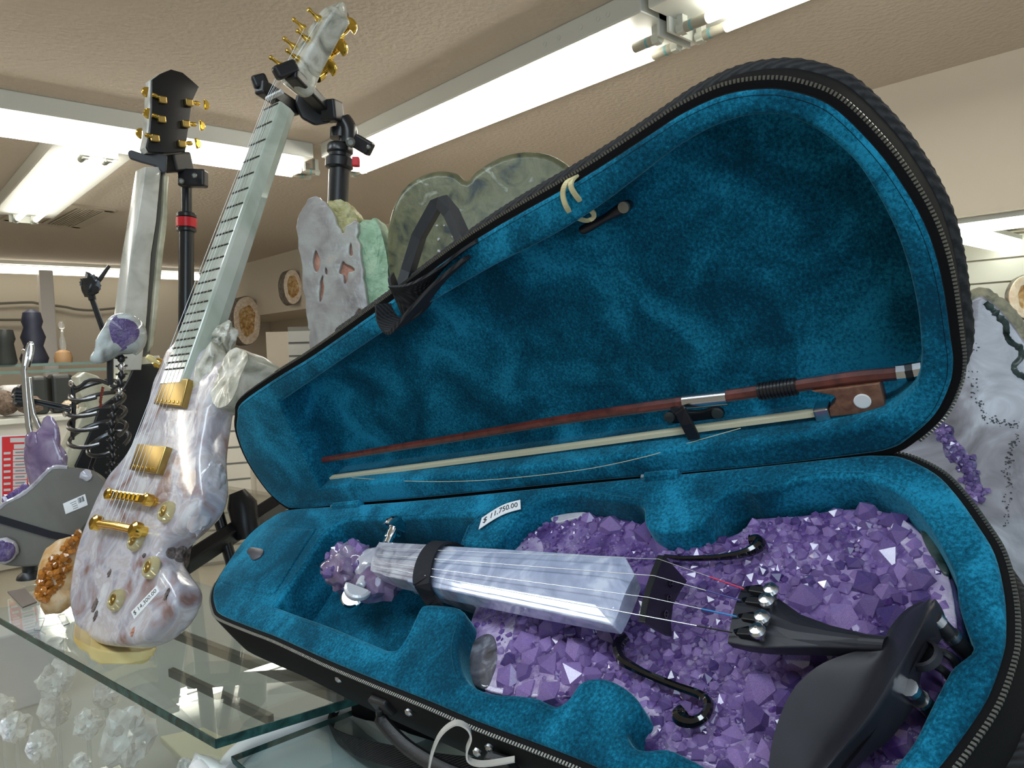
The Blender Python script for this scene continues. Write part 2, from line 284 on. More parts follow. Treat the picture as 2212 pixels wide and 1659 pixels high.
# ------------------------------------------------------------------ object helpers
def setp(o, label=None, cat=None, group=None, kind=None):
    if label: o['label'] = label
    if cat: o['category'] = cat
    if group: o['group'] = group
    if kind: o['kind'] = kind
    return o
def thing(name, label, cat, loc, group=None):
    o = bpy.data.objects.new(name, None); col.objects.link(o); o.location = loc; o.empty_display_size = 0.02
    return setp(o, label, cat, group)
def root_of(o):
    while o.parent: o = o.parent
    return o
class MB:
    """collects geometry in world space, then links it as ONE mesh object"""
    def __init__(s): s.v, s.f, s.sm = [], [], []
    def add(s, vs, fs, smooth=False):
        k = len(s.v); s.v += [V(p) for p in vs]; s.f += [tuple(i + k for i in f) for f in fs]; s.sm += [smooth] * len(fs); return s
    def box(s, c, ax, ay, az):
        c, ax, ay, az = V(c), V(ax), V(ay), V(az)
        vs = [c + ax * i + ay * j + az * k for k in (-1, 1) for j in (-1, 1) for i in (-1, 1)]
        return s.add(vs, [(0, 2, 3, 1), (4, 5, 7, 6), (0, 1, 5, 4), (2, 6, 7, 3), (0, 4, 6, 2), (1, 3, 7, 5)])
    def bar(s, a, b, wdir, hw, ht):
        """box beam from a to b; half width along wdir, half thickness across"""
        a, b = V(a), V(b); d = b - a; L = d.length; d.normalize(); x = V(wdir) - d * V(wdir).dot(d); x.normalize(); y = d.cross(x)
        return s.box((a + b) / 2, d * L / 2, x * hw, y * ht)
    def tube(s, path, r, seg=8, cap=True, smooth=True, squash=None, closed=False):
        P = [V(p) for p in path]; n = len(P)
        R = r if isinstance(r, (list, tuple)) else [r] * n
        T = []
        for i in range(n):
            a = P[(i - 1) % n] if (closed or i > 0) else P[i]; b = P[(i + 1) % n] if (closed or i < n - 1) else P[i]
            T.append((b - a).normalized())
        up = V((0.13, 0.31, 0.94)); x = T[0].cross(up)
        if x.length < 0.1: x = T[0].cross(V((1, 0, 0)))
        x.normalize(); vs = []
        for i in range(n):
            x = (x - T[i] * x.dot(T[i])); x.normalize(); y = T[i].cross(x)
            for k in range(seg):
                a = 2 * math.pi * k / seg
                vs.append(P[i] + (x * math.cos(a) + y * math.sin(a) * (squash or 1)) * R[i])
        fs = []
        for i in range(n if closed else n - 1):
            j = (i + 1) % n
            for k in range(seg):
                l = (k + 1) % seg; fs.append((i * seg + k, i * seg + l, j * seg + l, j * seg + k))
        s.add(vs, fs, smooth)
        if cap and not closed:
            s.add(vs[:seg], [tuple(range(seg))[::-1]]); s.add(vs[-seg:], [tuple(range(seg))])
        return s
    def ribbon(s, path, sides, w, t):
        """flat strap: sides = width direction per point"""
        P = [V(p) for p in path]; n = len(P); vs = []
        for i in range(n):
            d = (P[min(i + 1, n - 1)] - P[max(i - 1, 0)]).normalized(); x = V(sides[i] if isinstance(sides, list) else sides)
            x = (x - d * x.dot(d)).normalized(); y = d.cross(x)
            ww = w[i] if isinstance(w, list) else w
            vs += [P[i] + x * ww - y * t, P[i] + x * ww + y * t, P[i] - x * ww + y * t, P[i] - x * ww - y * t]
        fs = []
        for i in range(n - 1):
            for k in range(4):
                l = (k + 1) % 4; fs.append((i * 4 + k, i * 4 + l, i * 4 + 4 + l, i * 4 + 4 + k))
        fs += [(3, 2, 1, 0), tuple(range(n * 4 - 4, n * 4))]
        return s.add(vs, fs, False)
    def loft(s, rings, closed=True, cap0=True, cap1=True, smooth=True):
        n = len(rings[0]); vs = [V(p) for r in rings for p in r]; fs = []
        for i in range(len(rings) - 1):
            for k in range(n if closed else n - 1):
                l = (k + 1) % n; fs.append((i * n + k, i * n + l, (i + 1) * n + l, (i + 1) * n + k))
        s.add(vs, fs, smooth)
        if cap0: s.add(rings[0], [tuple(range(n))[::-1]])
        if cap1: s.add(rings[-1], [tuple(range(n))])
        return s
    def lathe(s, o, axis, prof, seg=16, smooth=True):
        o, ax = V(o), V(axis).normalized(); x = ax.orthogonal().normalized(); y = ax.cross(x)
        rings = [[o + ax * h + (x * math.cos(2 * math.pi * k / seg) + y * math.sin(2 * math.pi * k / seg)) * max(r, 1e-5) for k in range(seg)] for r, h in prof]
        return s.loft(rings, True, True, True, smooth)
    def prism(s, pts, off, smooth=False):
        P = [V(p) for p in pts]; n = len(P); Q = [p + V(off) for p in P]
        s.add(P + Q, [tuple(range(n))[::-1], tuple(range(n, 2 * n))] + [(k, (k + 1) % n, n + (k + 1) % n, n + k) for k in range(n)], smooth)
        return s
    def rock(s, c, ax, ay, az, seed=0, amp=0.25, freq=1.6, sub=3, facet=False, flat=None):
        bm = bmesh.new(); bmesh.ops.create_icosphere(bm, subdivisions=sub, radius=1.0)
        o = V((seed * 3.7, seed * 1.3, seed * 7.1)); c = V(c); ax, ay, az = V(ax), V(ay), V(az); vs = []
        for v in bm.verts:
            d = v.co.normalized(); k = 1 + amp * noise.fractal(d * freq + o, 1.0, 2.0, 3)
            if flat is not None and d.z * k > flat: k = flat / d.z if d.z > 0 else k
            q = d * k; vs.append(c + ax * q.x + ay * q.y + az * q.z)
        fs = [tuple(v.index for v in f.verts) for f in bm.faces]; bm.free()
        return s.add(vs, fs, not facet)
    def build(s, name, m, parent=None, label=None, kind=None, bevel=0.0, bevseg=2, mats=None, midx=None):
        me = bpy.data.meshes.new(name)
        org = V(root_of(parent).location) if parent else V((0, 0, 0))
        if not parent:
            org = sum(s.v, V((0, 0, 0))) / len(s.v)
        me.from_pydata([v - org for v in s.v], [], s.f)
        me.polygons.foreach_set('use_smooth', s.sm)
        me.materials.append(m)
        if mats:
            for x in mats: me.materials.append(x)
            me.polygons.foreach_set('material_index', midx)
        me.update()
        bm = bmesh.new(); bm.from_mesh(me)
        bmesh.ops.recalc_face_normals(bm, faces=bm.faces)
        if bevel:
            ed = [e for e in bm.edges if e.is_manifold and e.calc_face_angle(0) > 0.5]
            bmesh.ops.bevel(bm, geom=ed, offset=bevel, segments=bevseg, affect='EDGES', profile=0.5, clamp_overlap=True)
        if any(s.sm):
            for e in bm.edges: e.smooth = not (e.is_manifold and e.calc_face_angle(0) > 0.65)
        bm.to_mesh(me); bm.free()
        o = bpy.data.objects.new(name, me); col.objects.link(o)
        if parent: o.parent = parent
        else: o.location = org
        if label: o['label'] = label
        if kind: o['kind'] = kind
        return o
def pieces(name, me, mats_, parent, m=None):
    """one object per piece, sharing mesh data; mats_ = world matrices"""
    org = Matrix.Translation(-V(root_of(parent).location)); out = []
    for mw in mats_:
        o = bpy.data.objects.new(name, me); o.parent = parent; o.matrix_local = org @ mw; col.objects.link(o); out.append(o)
    return out
def raw_mesh(name, vs, fs, m, smooth=False):
    me = bpy.data.meshes.new(name); me.from_pydata(vs, [], fs); me.materials.append(m); me.polygons.foreach_set('use_smooth', [smooth] * len(fs)); me.update(); return me
def spline(pts, n=6, closed=True):
    P = [V(p) if len(p) == 3 else V((p[0], p[1], 0)) for p in pts]; N = len(P); out = []
    for i in range(N if closed else N - 1):
        p0 = P[(i - 1) % N] if closed or i > 0 else P[0]; p1 = P[i]; p2 = P[(i + 1) % N]; p3 = P[(i + 2) % N] if closed or i < N - 2 else P[-1]
        for k in range(n):
            t = k / n
            out.append(0.5 * ((2 * p1) + (-p0 + p2) * t + (2 * p0 - 5 * p1 + 4 * p2 - p3) * t * t + (-p0 + 3 * p1 - 3 * p2 + p3) * t ** 3))
    if not closed: out.append(P[-1])
    return out
def offset2(P, d):
    """offset a closed 2D outline outward by d"""
    n = len(P); A = sum(P[i].x * P[(i + 1) % n].y - P[(i + 1) % n].x * P[i].y for i in range(n)); sg = 1 if A > 0 else -1; out = []
    for i in range(n):
        t = (P[(i + 1) % n] - P[i - 1]); t.z = 0; t.normalize()
        out.append(V((P[i].x + t.y * d * sg, P[i].y - t.x * d * sg, 0)))
    return out
def slab(name, outlines, fr, h0, h1, bevel, m, parent=None, label=None, res=2, kind=None):
    """filled 2D outline (with holes), rounded edges, between heights h0 and h1 of a frame"""
    cu = bpy.data.curves.new(name, 'CURVE'); cu.dimensions = '2D'; cu.fill_mode = 'BOTH'
    cu.extrude = abs(h1 - h0) / 2 - bevel; cu.bevel_depth = bevel; cu.bevel_resolution = res; cu.offset = -bevel
    for o_ in outlines:
        sp = cu.splines.new('POLY'); sp.points.add(len(o_) - 1); sp.use_cyclic_u = True
        for k, p in enumerate(o_): sp.points[k].co = (p[0], p[1], 0, 1)
    t = bpy.data.objects.new('tmp', cu)
    me = bpy.data.meshes.new_from_object(t); bpy.data.objects.remove(t); bpy.data.curves.remove(cu)
    me.name = name; me.transform(fr.mat((h0 + h1) / 2))
    if parent: org = V(root_of(parent).location)
    else: org = fr.w(sum(p[0] for p in outlines[0]) / len(outlines[0]), sum(p[1] for p in outlines[0]) / len(outlines[0]), (h0 + h1) / 2)
    me.transform(Matrix.Translation(-org)); me.materials.clear(); me.materials.append(m)
    bm = bmesh.new(); bm.from_mesh(me); bmesh.ops.remove_doubles(bm, verts=bm.verts, dist=1e-6); bmesh.ops.recalc_face_normals(bm, faces=bm.faces)
    for f in bm.faces: f.smooth = True
    for e in bm.edges: e.smooth = not (e.is_manifold and e.calc_face_angle(0) > 0.7)
    bm.to_mesh(me); bm.free()
    o = bpy.data.objects.new(name, me); col.objects.link(o)
    if parent: o.parent = parent
    else: o.location = org
    if label: o['label'] = label
    if kind: o['kind'] = kind
    return o
def text(name, s, fr, u, v, h, size, m, parent, ang=0.0):
    cu = bpy.data.curves.new(name, 'FONT'); cu.body = s; cu.size = size; cu.align_x = 'CENTER'; cu.align_y = 'CENTER'; cu.extrude = 0.00008
    t = bpy.data.objects.new('tmp', cu); me = bpy.data.meshes.new_from_object(t); bpy.data.objects.remove(t)
    me.transform(fr.mat(h) @ Matrix.Translation((u, v, 0)) @ Matrix.Rotation(ang, 4, 'Z')); me.transform(Matrix.Translation(-V(root_of(parent).location)))
    me.materials.clear(); me.materials.append(m)
    o = bpy.data.objects.new(name, me); col.objects.link(o); o.parent = parent; return o
def inside(p, poly):
    c = False; n = len(poly); x, y = p[0], p[1]; j = n - 1
    for i in range(n):
        a, b = poly[i], poly[j]
        if (a[1] > y) != (b[1] > y) and x < (b[0] - a[0]) * (y - a[1]) / (b[1] - a[1]) + a[0]: c = not c
        j = i
    return c
def crystal_mesh(name, m, h=1.6, seed=0, sides=6):
    r = random.Random(seed); vs = []; fs = []; n = sides
    for k in range(n):
        a = 2 * math.pi * k / n + r.uniform(-.15, .15); q = r.uniform(.85, 1.1); vs.append((math.cos(a) * q, math.sin(a) * q, -0.8))
    for k in range(n): vs.append((vs[k][0] * .95, vs[k][1] * .95, h * r.uniform(0.25, 0.55)))
    vs.append((r.uniform(-.25, .25), r.uniform(-.25, .25), h))
    for k in range(n):
        l = (k + 1) % n; fs.append((k, l, n + l, n + k)); fs.append((n + k, n + l, 2 * n))
    return vs, fs
def aim_matrix(p, d, s, spin):
    d = V(d).normalized(); x = d.orthogonal().normalized(); y = d.cross(x); c, s_ = math.cos(spin), math.sin(spin)
    X = (x * c + y * s_); Y = d.cross(X); p = V(p)
    return Matrix(((X.x * s, Y.x * s, d.x * s, p.x), (X.y * s, Y.y * s, d.y * s, p.y), (X.z * s, Y.z * s, d.z * s, p.z), (0, 0, 0, 1)))
def rough(px_poly, fr, h0, h1, name, m, par, lab, seed, amp=.004, nz=5):
    P_ = spline([fr.uv(x, y) for x, y in px_poly], 5); n = len(P_); c = sum(P_, V((0, 0, 0))) / n; vs = []; fs = []
    seq = [(1.0, h0)] + [(1.0, h0 + (h1 - h0) * i / nz) for i in range(1, nz)] + [(.96, h1), (.75, h1), (.5, h1), (.25, h1)]
    for i, (s_, h_) in enumerate(seq):
        for p in P_:
            q = c + (p - c) * s_; w_ = fr.w(q.x, q.y, h_); dn_ = amp * noise.fractal(w_ * 55 + V((seed, 0, 0)), 1, 2, 4); vs.append(w_ + fr.n * dn_ + (fr.u * (p.x - c.x) + fr.v * (p.y - c.y)).normalized() * dn_)
    for i in range(len(seq) - 1):
        for q in range(n): fs.append((i * n + q, i * n + (q + 1) % n, (i + 1) * n + (q + 1) % n, (i + 1) * n + q))
    fs.append(tuple(range((len(seq) - 1) * n, len(seq) * n))); fs.append(tuple(range(n))[::-1])
    return MB().add(vs, fs, True).build(name, m, par, lab)

# ------------------------------------------------------------------ the room
def struct(name, mb, m, **k):
    o = mb.build(name, m, **k); o['kind'] = 'structure'; return o
CEIL = 2.75; XW = 4.06; YB = 10.9
struct('ceiling', MB().box((0.5, 3.6, CEIL + .05), (4.6, 0, 0), (0, 7.8, 0), (0, 0, .05)), M['ceiling'])
struct('floor', MB().box((0.5, 3.6, -.05), (4.6, 0, 0), (0, 7.8, 0), (0, 0, .05)), M['floor'])
zs = onx(2069, 469, XW).z                                # underside of the soffit along the right wall
struct('trim_1', MB().box((XW + .5, 3.6, (CEIL + zs) / 2), (.5, 0, 0), (0, 7.8, 0), (0, 0, (CEIL - zs) / 2)), M['cream'], label='cream soffit running along the right wall')
wr = struct('wall_right', MB().box((XW + 1.0, 3.6, zs / 2), (.05, 0, 0), (0, 7.8, 0), (0, 0, zs / 2)), M['cream'])
sl = raw_mesh('slat', [(x, y, z) for z in (-.062, .062) for y in (-2.0, 2.0) for x in (-.012, .012)], [(0, 2, 3, 1), (4, 5, 7, 6), (0, 1, 5, 4), (2, 6, 7, 3), (0, 4, 6, 2), (1, 3, 7, 5)], M['slat'])
pieces('slat', sl, [Matrix.Translation((XW + .935, 1.2, zs - .075 - .135 * k)) for k in range(9)], wr)
zl = ony(100, 586, YB).z
struct('trim_2', MB().box((0, YB + .25, (CEIL + zl) / 2 + .04), (4.06, 0, 0), (0, .25, 0), (0, 0, (CEIL - zl) / 2 - .04)), M['cream'], label='cream header above the far display shelves')
struct('wall_back', MB().box((.5, YB + .55, CEIL / 2), (4.7, 0, 0), (0, .05, 0), (0, 0, CEIL / 2)), M['cream'])
struct('wall_left', MB().box((-4.1, 3.6, CEIL / 2), (.05, 0, 0), (0, 7.8, 0), (0, 0, CEIL / 2)), M['cream'])

def fixture(o, d, s, length, label, tube='tube', group='ceiling fluorescent fixtures', i0=.15, i1=.15):
    """o: corner at ceiling height on the side nearest the shop floor, d: run, s: across"""
    o, d, s = V(o), V(d), V(s); up = V((0, 0, 1)); c = o + d * length / 2 + s * .21
    t = thing('fluorescent_fixture', label, 'ceiling lamp', c, group)
    MB().box(c - up * .045, d * (length / 2 - .006), s * .21, up * .045).build('housing', M['whitepaint'], t, bevel=.006)
    for q in (.15, .27):
        a = o + s * q - up * .135
        MB().tube([a + d * i0, a + d * (length - i1)], .019, 12).build('lamp_tube', M[tube], t)
        for e, sg, ii in ((0, 1, i0), (length, -1, i1)):
            b = a + d * (e + sg * (ii - .15))
            cap = MB().tube([b + d * sg * .06, b + d * sg * .155], .0195, 12).build('tube_end', M['endcap'], t)
            MB().tube([b + d * sg * .085, b + d * sg * .095], .0200, 12).build('ring', M['tealring'], cap)
            sk = MB().box(b + d * sg * .048 + up * .03, d * .012, s * .016, up * .05); sk.tube([b + d * sg * .03, b + d * sg * .062], .021, 10)
            sk.build('socket', M['socket'], t)
    for e in (.012, length - .012):
        MB().box(o + d * e + s * .21 - up * .075, d * .006, s * .10, up * .07).build('end_plate', M['whitepaint'], t, bevel=.002)
    for q in (.16, .21, .3, .42, .5):                    # round knock-outs and slots pressed into the long side
        k = o + d * (length - q) - up * (.045); MB().lathe(k - s * .0005, -s, [(.011, 0), (.011, .0015), (.008, .0015), (.008, .0005)], 14).build('knockout', M['whitepaint'], t)
    return t
fixture((2.20, 4.15, CEIL), (0, -1, 0), (1, 0, 0), 2.46, 'two-tube ceiling lamp running from the far corner to above the case lid', i0=.02)
fixture((2.20, 1.67, CEIL), (0, -1, 0), (1, 0, 0), 2.46, 'two-tube lamp cut off by the top edge of the photo above the case lid')
fixture((2.17, 4.17, CEIL), (-1, 0, 0), (0, 1, 0), 2.46, 'white two-tube lamp behind the stone guitar neck and black headstock', i0=.02)
fixture((-0.31, 4.17, CEIL), (-1, 0, 0), (0, 1, 0), 2.46, 'two-tube lamp reaching the left photo edge in line with the one behind the guitar')
fixture((.88, 4.62, CEIL), (0, 1, 0), (1, 0, 0), 2.46, 'lamp running away behind the cross lamp above the ceiling vent')
# lamps under the soffit and over the far shelves
t = thing('fluorescent_fixture', 'narrow greenish lamp under the soffit right of the case lid', 'ceiling lamp', (XW + .12, .9, zs - .03), 'wall lamps')
MB().box((XW + .12, .7, zs - .012), (.05, 0, 0), (0, 1.25, 0), (0, 0, .012)).build('housing', M['whitepaint'], t)
MB().tube([(XW + .12, 1.9, zs - .05), (XW + .12, -.5, zs - .05)], .026, 12).build('lamp_tube', M['greentube'], t)
t = thing('fluorescent_fixture', 'bright lamp pointing into the soffit at the right photo edge', 'ceiling lamp', (XW + .5, 1.15, zs - .03), 'wall lamps')
MB().box((XW + .55, 1.25, zs - .04), (.32, 0, 0), (0, .07, 0), (0, 0, .012)).build('housing', M['whitepaint'], t)
for q in (1.21, 1.3): MB().tube([(XW + .22, q, zs - .08), (XW + .88, q, zs - .08)], .024, 12).build('lamp_tube', M['greentube'], t)
t = thing('fluorescent_fixture', 'thin lit strip lamp over the far shelves at left', 'ceiling lamp', (0, YB - .05, zl), 'wall lamps')
MB().tube([(-2.0, YB - .05, zl), (3.75, YB - .05, zl)], .050, 12).build('lamp_tube', M['striptube'], t)
MB().box((.9, YB - .02, zl + .11), (2.9, 0, 0), (0, .07, 0), (0, 0, .045)).build('housing', M['whitepaint'], t)

# ceiling vent: frame, one dark louvre field, one slatted field
vq = [onz(*p, 1.296) for p in ((18, 472), (75, 436), (246, 451), (160, 492))]
vc = sum(vq, V((0, 0, 0))) / 4; va = ((vq[1] - vq[0]) + (vq[2] - vq[3])) / 2; vb = ((vq[2] - vq[1]) + (vq[3] - vq[0])) / 2
t = thing('ceiling_vent', 'beige ceiling air vent with louvres, upper left', 'vent', vc)
fm = MB()
for sg in (-1, 1):
    fm.box(vc + va * .5 * sg, va.normalized() * .05, vb * .54, (0, 0, .012)); fm.box(vc + vb * .5 * sg, va * .5, vb.normalized() * .05, (0, 0, .012))
fm.box(vc, va * .5, vb.normalized() * .02, (0, 0, .011)); fm.build('frame', M['vent'], t)
MB().box(vc - vb * .25 + va * .24, va * .22, vb * .2, (0, 0, .006)).build('louvre', M['ventdark'], t)
MB().box(vc - vb * .25 - va * .24, va * .22, vb * .2, (0, 0, .006)).build('louvre', M['vent'], t)
MB().box(vc + vb * .25, va * .46, vb * .22, (0, 0, .002)).build('backing', M['ventdark'], t)
for k in range(9): MB().box(vc + vb * (.08 + .042 * k) - V((0, 0, .008)), va * .46, vb * .010, (0, 0, .006)).build('slat', M['vent'], t)

# ------------------------------------------------------------------ far left: display shelves and their goods
def post(px, y0, Y, hw, label):
    p = ony(px, y0, Y); MBo = MB().box((p.x, p.y - .12, zl / 2 - .01), (hw, 0, 0), (0, hw, 0), (0, 0, zl / 2 - .01)); t = MBo.build('shelf_post', M['steel'] if hw < .05 else M['tablewhite'], bevel=.012)
    setp(t, label, 'post', 'posts of the far shelves')
post(101, 720, YB - .12, .075, 'thick white upright post of the far shelves'); post(262, 640, YB - .12, .03, 'thin steel upright post behind the stone skull')
def reflection_edge(pts, label):
    o = MB().tube(spline([ony(x, y, YB + .42) for x, y in pts], 6, False), .016, 6).build('reflection_edge', M['railbrown']); setp(o, label, 'reflection_edge', 'reflection edges on the far wall')  # dark tubes stand in for wavy reflection edges on the far wall
reflection_edge([(-30, 657), (60, 653), (85, 656), (140, 663), (165, 668), (200, 670), (255, 665)], 'long wavy dark tube modelling a reflection edge along the far left wall')
reflection_edge([(-30, 691), (50, 691), (75, 694), (100, 697)], 'short wavy dark tube modelling a reflection edge low on the far left wall')
def shelf_glass(y_left, y_right, x0, x1, Y, d, label):
    a = ony(x0, y_left, Y); b = ony(x1, y_right, Y); z = (a.z + b.z) / 2
    t = thing('glass_shelf', label, 'shelf', ((a.x + b.x) / 2, Y + d / 2, z), 'far glass shelves')
    MB().box(((a.x + b.x) / 2, Y + d / 2, z), ((b.x - a.x) / 2, 0, 0), (0, d / 2, 0), (0, 0, .006)).build('pane', M['shelfpane'], t)
    MB().box(((a.x + b.x) / 2, Y, z), ((b.x - a.x) / 2, 0, 0), (0, .012, 0), (0, 0, .012)).build('front_edge', M['shelfedge'], t)
    return z
z1 = shelf_glass(786, 789, -40, 210, 7.6, .5, 'glass shelf at left edge carrying dark statues')
z2 = shelf_glass(800, 803, -40, 235, 7.0, .45, 'lower glass shelf at left below the statues')
def statue(px, y0, Y, prof, m, label, name='statue', cat='statue', z=None):
    p = ony(px, y0, Y); z = p.z if z is None else z
    o = MB().lathe((p.x, p.y, z), (0, 0, 1), prof, 12).build(name, M[m]); return setp(o, label, cat)
statue(75, 786, 7.8, [(.10, 0), (.115, .05), (.075, .16), (.10, .24), (.07, .33), (.085, .38), (.07, .46), (.02, .49)], 'blueitem', 'dark blue statue on the glass shelf left of the white post', z=z1 + .008)
statue(12, 788, 7.62, [(.08, 0), (.09, .03), (.07, .18), (.085, .22), (.07, .3), (.01, .31)], 'darkitem', 'small dark green statue at the left edge of the glass shelf', z=z1 + .008)
t = thing('table_bell', 'small glass bell with wooden foot right of the white post', 'bell', ony(146, 790, 7.3))
pb = ony(146, 790, 7.3); pb.z = z1 + .0
pb = V((pb.x + .05, 7.72, z1 + .007)); t.location = pb
MB().lathe(pb, (0, 0, 1), [(.07, 0), (.075, .05), (.06, .10), (.03, .12)], 14).build('foot', M['tanitem'], t)
MB().lathe(pb + V((0, 0, .12)), (0, 0, 1), [(.022, 0), (.03, .03), (.026, .09), (.012, .14), (.012, .17), (.024, .19), (.03, .22), (.02, .25), (.004, .26)], 14).build('bell_glass', M['acrylic'], t)
# lower counter with goods behind the skeleton
zc = ony(60, 905, 6.2).z
ct = thing('display_counter', 'pale counter with dark goods beyond the wire skeleton', 'counter', (.3, 6.6, 0))
MB().box((.3, 6.6, zc / 2), (1.9, 0, 0), (0, .35, 0), (0, 0, zc / 2 - .02)).build('body', M['slat'], ct)
MB().box((.3, 6.6, zc - .01), (1.95, 0, 0), (0, .4, 0), (0, 0, .02)).build('worktop', M['whitepaint'], ct, bevel=.006)
def crate(px, top, bot, w_, m, label, Y=6.45, name='display_box'):
    a = ony(px, top, Y); b = ony(px, bot, Y); h = max(a.z - zc - .012, .05); ww = w_ / F * (a - CAM).length * .93
    mb = MB(); mb.box((a.x, Y + .1, zc + .012 + h / 2), (ww / 2, 0, 0), (0, .1, 0), (0, 0, h / 2)); o = mb.build(name, M[m], bevel=.03, bevseg=3); setp(o, label, 'box', 'goods on the far counter')
crate(84, 812, 890, 32, 'darkitem', 'black merchandise box left of the post on the far counter')
crate(134, 808, 890, 38, 'darkitem', 'tall black merchandise box right of the post')
crate(30, 832, 890, 40, 'tablewhite', 'white box left of the black boxes')
for px, py, s_, m_, lb in ((10, 875, .10, 'brownitem', 'rough brown mineral at the left edge of the far counter'), (60, 880, .08, 'brownitem', 'small brown mineral beside the black boxes'), (150, 862, .05, 'geoderim', 'small cream mineral in front of the black box')):
    p = ony(px, py, 6.32); o = MB().rock((p.x, 6.33 if px != 60 else 6.22, zc + .014 + s_ * 1.05), (s_ * 1.1, 0, 0), (0, s_, 0), (0, 0, s_ * .9), seed=px, sub=2).build('mineral', M[m_]); setp(o, lb, 'mineral', 'minerals on the far counter')
# slatted white display and cabinet seen between guitar and case
def back_panel():
    a = W(505, 930, 5.2)
    fr = facing(a, to_cam(a)); t = thing('slatwall_display', 'white slatted display panel glimpsed between guitar and case tip', 'display panel', V((a.x, a.y, 0)))
    MB().box(V((a.x, a.y, .55)) - fr.n * .05, fr.u * .75, fr.n * .02, V((0, 0, .55))).build('backing', M['greypanel'], t)
    for k in range(9): MB().box(V((a.x, a.y, .08 + .115 * k)) - fr.n * .02, fr.u * .75, fr.n * .012, V((0, 0, .05))).build('slat', M['slat'], t)
    b = W(655, 1060, 4.4); fb = facing(b, to_cam(b)); t = thing('cabinet', 'cream cabinet seen behind the tip of the case', 'cabinet', V((b.x, b.y, 0)))
    MB().box(V((b.x, b.y, .55)), fb.u * .28, fb.n * .2, V((0, 0, .55))).build('body', M['cream'], t, bevel=.01)
    MB().box(V((b.x, b.y, .56)) + fb.n * .205, fb.u * .25, fb.n * .008, V((0, 0, .5))).build('door', M['cream'], t, bevel=.004)
back_panel()
# white partition with grey slats right of the wall geodes
p = W(640, 716, 7.9); fr = facing(V((p.x, p.y, 0)), to_cam(p)); hp_ = p.z / 2
o = MB().box(V((p.x, p.y, hp_)), fr.u * .31, fr.n * .05, V((0, 0, hp_))).build('partition', M['cream']); setp(o, 'cream partition below the hanging geodes', 'partition')
p = W(662, 740, 6.8); fr = facing(p, to_cam(p)); t = thing('slatted_panel', 'grey slatted panel left of the pink stone slab', 'display panel', V((p.x, p.y, 0)))
MB().box(V((p.x, p.y, .88)) - fr.n * .03, fr.u * .16, fr.n * .02, V((0, 0, .85))).build('backing', M['railbrown'], t)
for k in range(14): MB().box(V((p.x, p.y, .08 + .12 * k)), fr.u * .16, fr.n * .012, V((0, 0, .05))).build('slat', M['greypanel'], t)

# wall-hung cut geodes: crystal face, rim and dark crust
def geode(px, py, hw, hh, X, label, seed, depth=.12):
    c = onx(px, py, X); k = (c - CAM).length / F; hw *= k; hh *= k
    fr = facing(c, to_cam(c, side=.35)); t = thing('cut_geode', label, 'geode', c)
    def ring(sc_, wob=.06): return [(math.cos(a) * hw * sc_ * (1 + wob * noise.noise(V((math.cos(a) * 1.5 + seed, math.sin(a) * 1.5, seed)))), math.sin(a) * hh * sc_ * (1 + wob * noise.noise(V((math.cos(a) * 1.5 + 4, math.sin(a) * 1.5, seed))))) for a in [2 * math.pi * i / 40 for i in range(40)]]
    slab('crust', [ring(1.0)], fr, -depth, 0, .01 * hw / .1, M['geodecrust'], t)
    slab('rim', [ring(.97), ring(.62, .3)], fr, -.004, .012, .003, M['geoderim'], t)
    vs = []; fs = []; n = 40
    for i, s_ in enumerate((.70, .5, .3, .12)):
        for x, y in ring(s_, .3): vs.append(fr.w(x, y, .010 - .0025 * i + .001 * noise.noise(V((x * 60, y * 60, i)))))
    for i in range(3):
        for q in range(n): fs.append((i * n + q, i * n + (q + 1) % n, (i + 1) * n + (q + 1) % n, (i + 1) * n + q))
    fs.append(tuple(range(3 * n, 4 * n))); MB().add(vs, fs).build('crystal_lining', M['geode'], t)
geode(534, 692, 28, 50, XW - .14, 'larger orange cut geode hung on the far wall right of the guitar neck', 3, .30)
geode(632, 620, 19, 36, XW - .10, 'smaller yellow cut geode hung on the far wall beside the pink slab', 8, .2)
c = onx(2222, 640, XW + .86); geode(2224, 640, 34, 40, XW + .80, 'round brown geode on the slatwall at the right edge', 12, .06)

# ------------------------------------------------------------------ violin case
base_px = [(627,1103),(717,1096),(934,1080),(1300,1043),(1612,1013),(1840,989),(1900,986),(1955,991),(2023,1024),(2069,1070),(2115,1134),(2153,1198),(2174,1286),(2178,1368),(2170,1422),(2137,1512),(2083,1595),(2034,1659),(1960,1745),(1850,1830),(1720,1855),(1600,1810),(1450,1738),(1280,1657),(1179,1616),(1034,1562),(925,1516),(817,1473),(708,1428),(600,1379),(542,1357),(477,1330),(464,1311),(461,1284),(472,1254),(507,1199),(542,1156),(583,1124)]
lid_px = [(513,897),(522,868),(600,813),(681,763),(840,651),(1024,517),(1249,387),(1400,290),(1474,242),(1566,201),(1657,188),(1726,197),(1795,224),(1863,284),(1932,366),(2000,480),(2037,595),(2058,732),(2063,783),(2055,832),(2023,896),(1968,946),(1923,971),(1840,985),(1612,1011),(1300,1038),(1200,1047),(934,1074),(778,1087),(681,1097),(645,1098),(619,1094),(580,1060),(536,995),(513,935)]
def outline(px, fr, n=4, h=0.0): return spline([fr.uv(x, y, h) for x, y in px], n)
BO = outline(base_px, BASE); LO = outline(lid_px, LID)
case = thing('violin_case', 'open black violin case with teal velvet lining holding the amethyst violin', 'violin case', BASE.w(.4, 0, -.06))
BD = .066
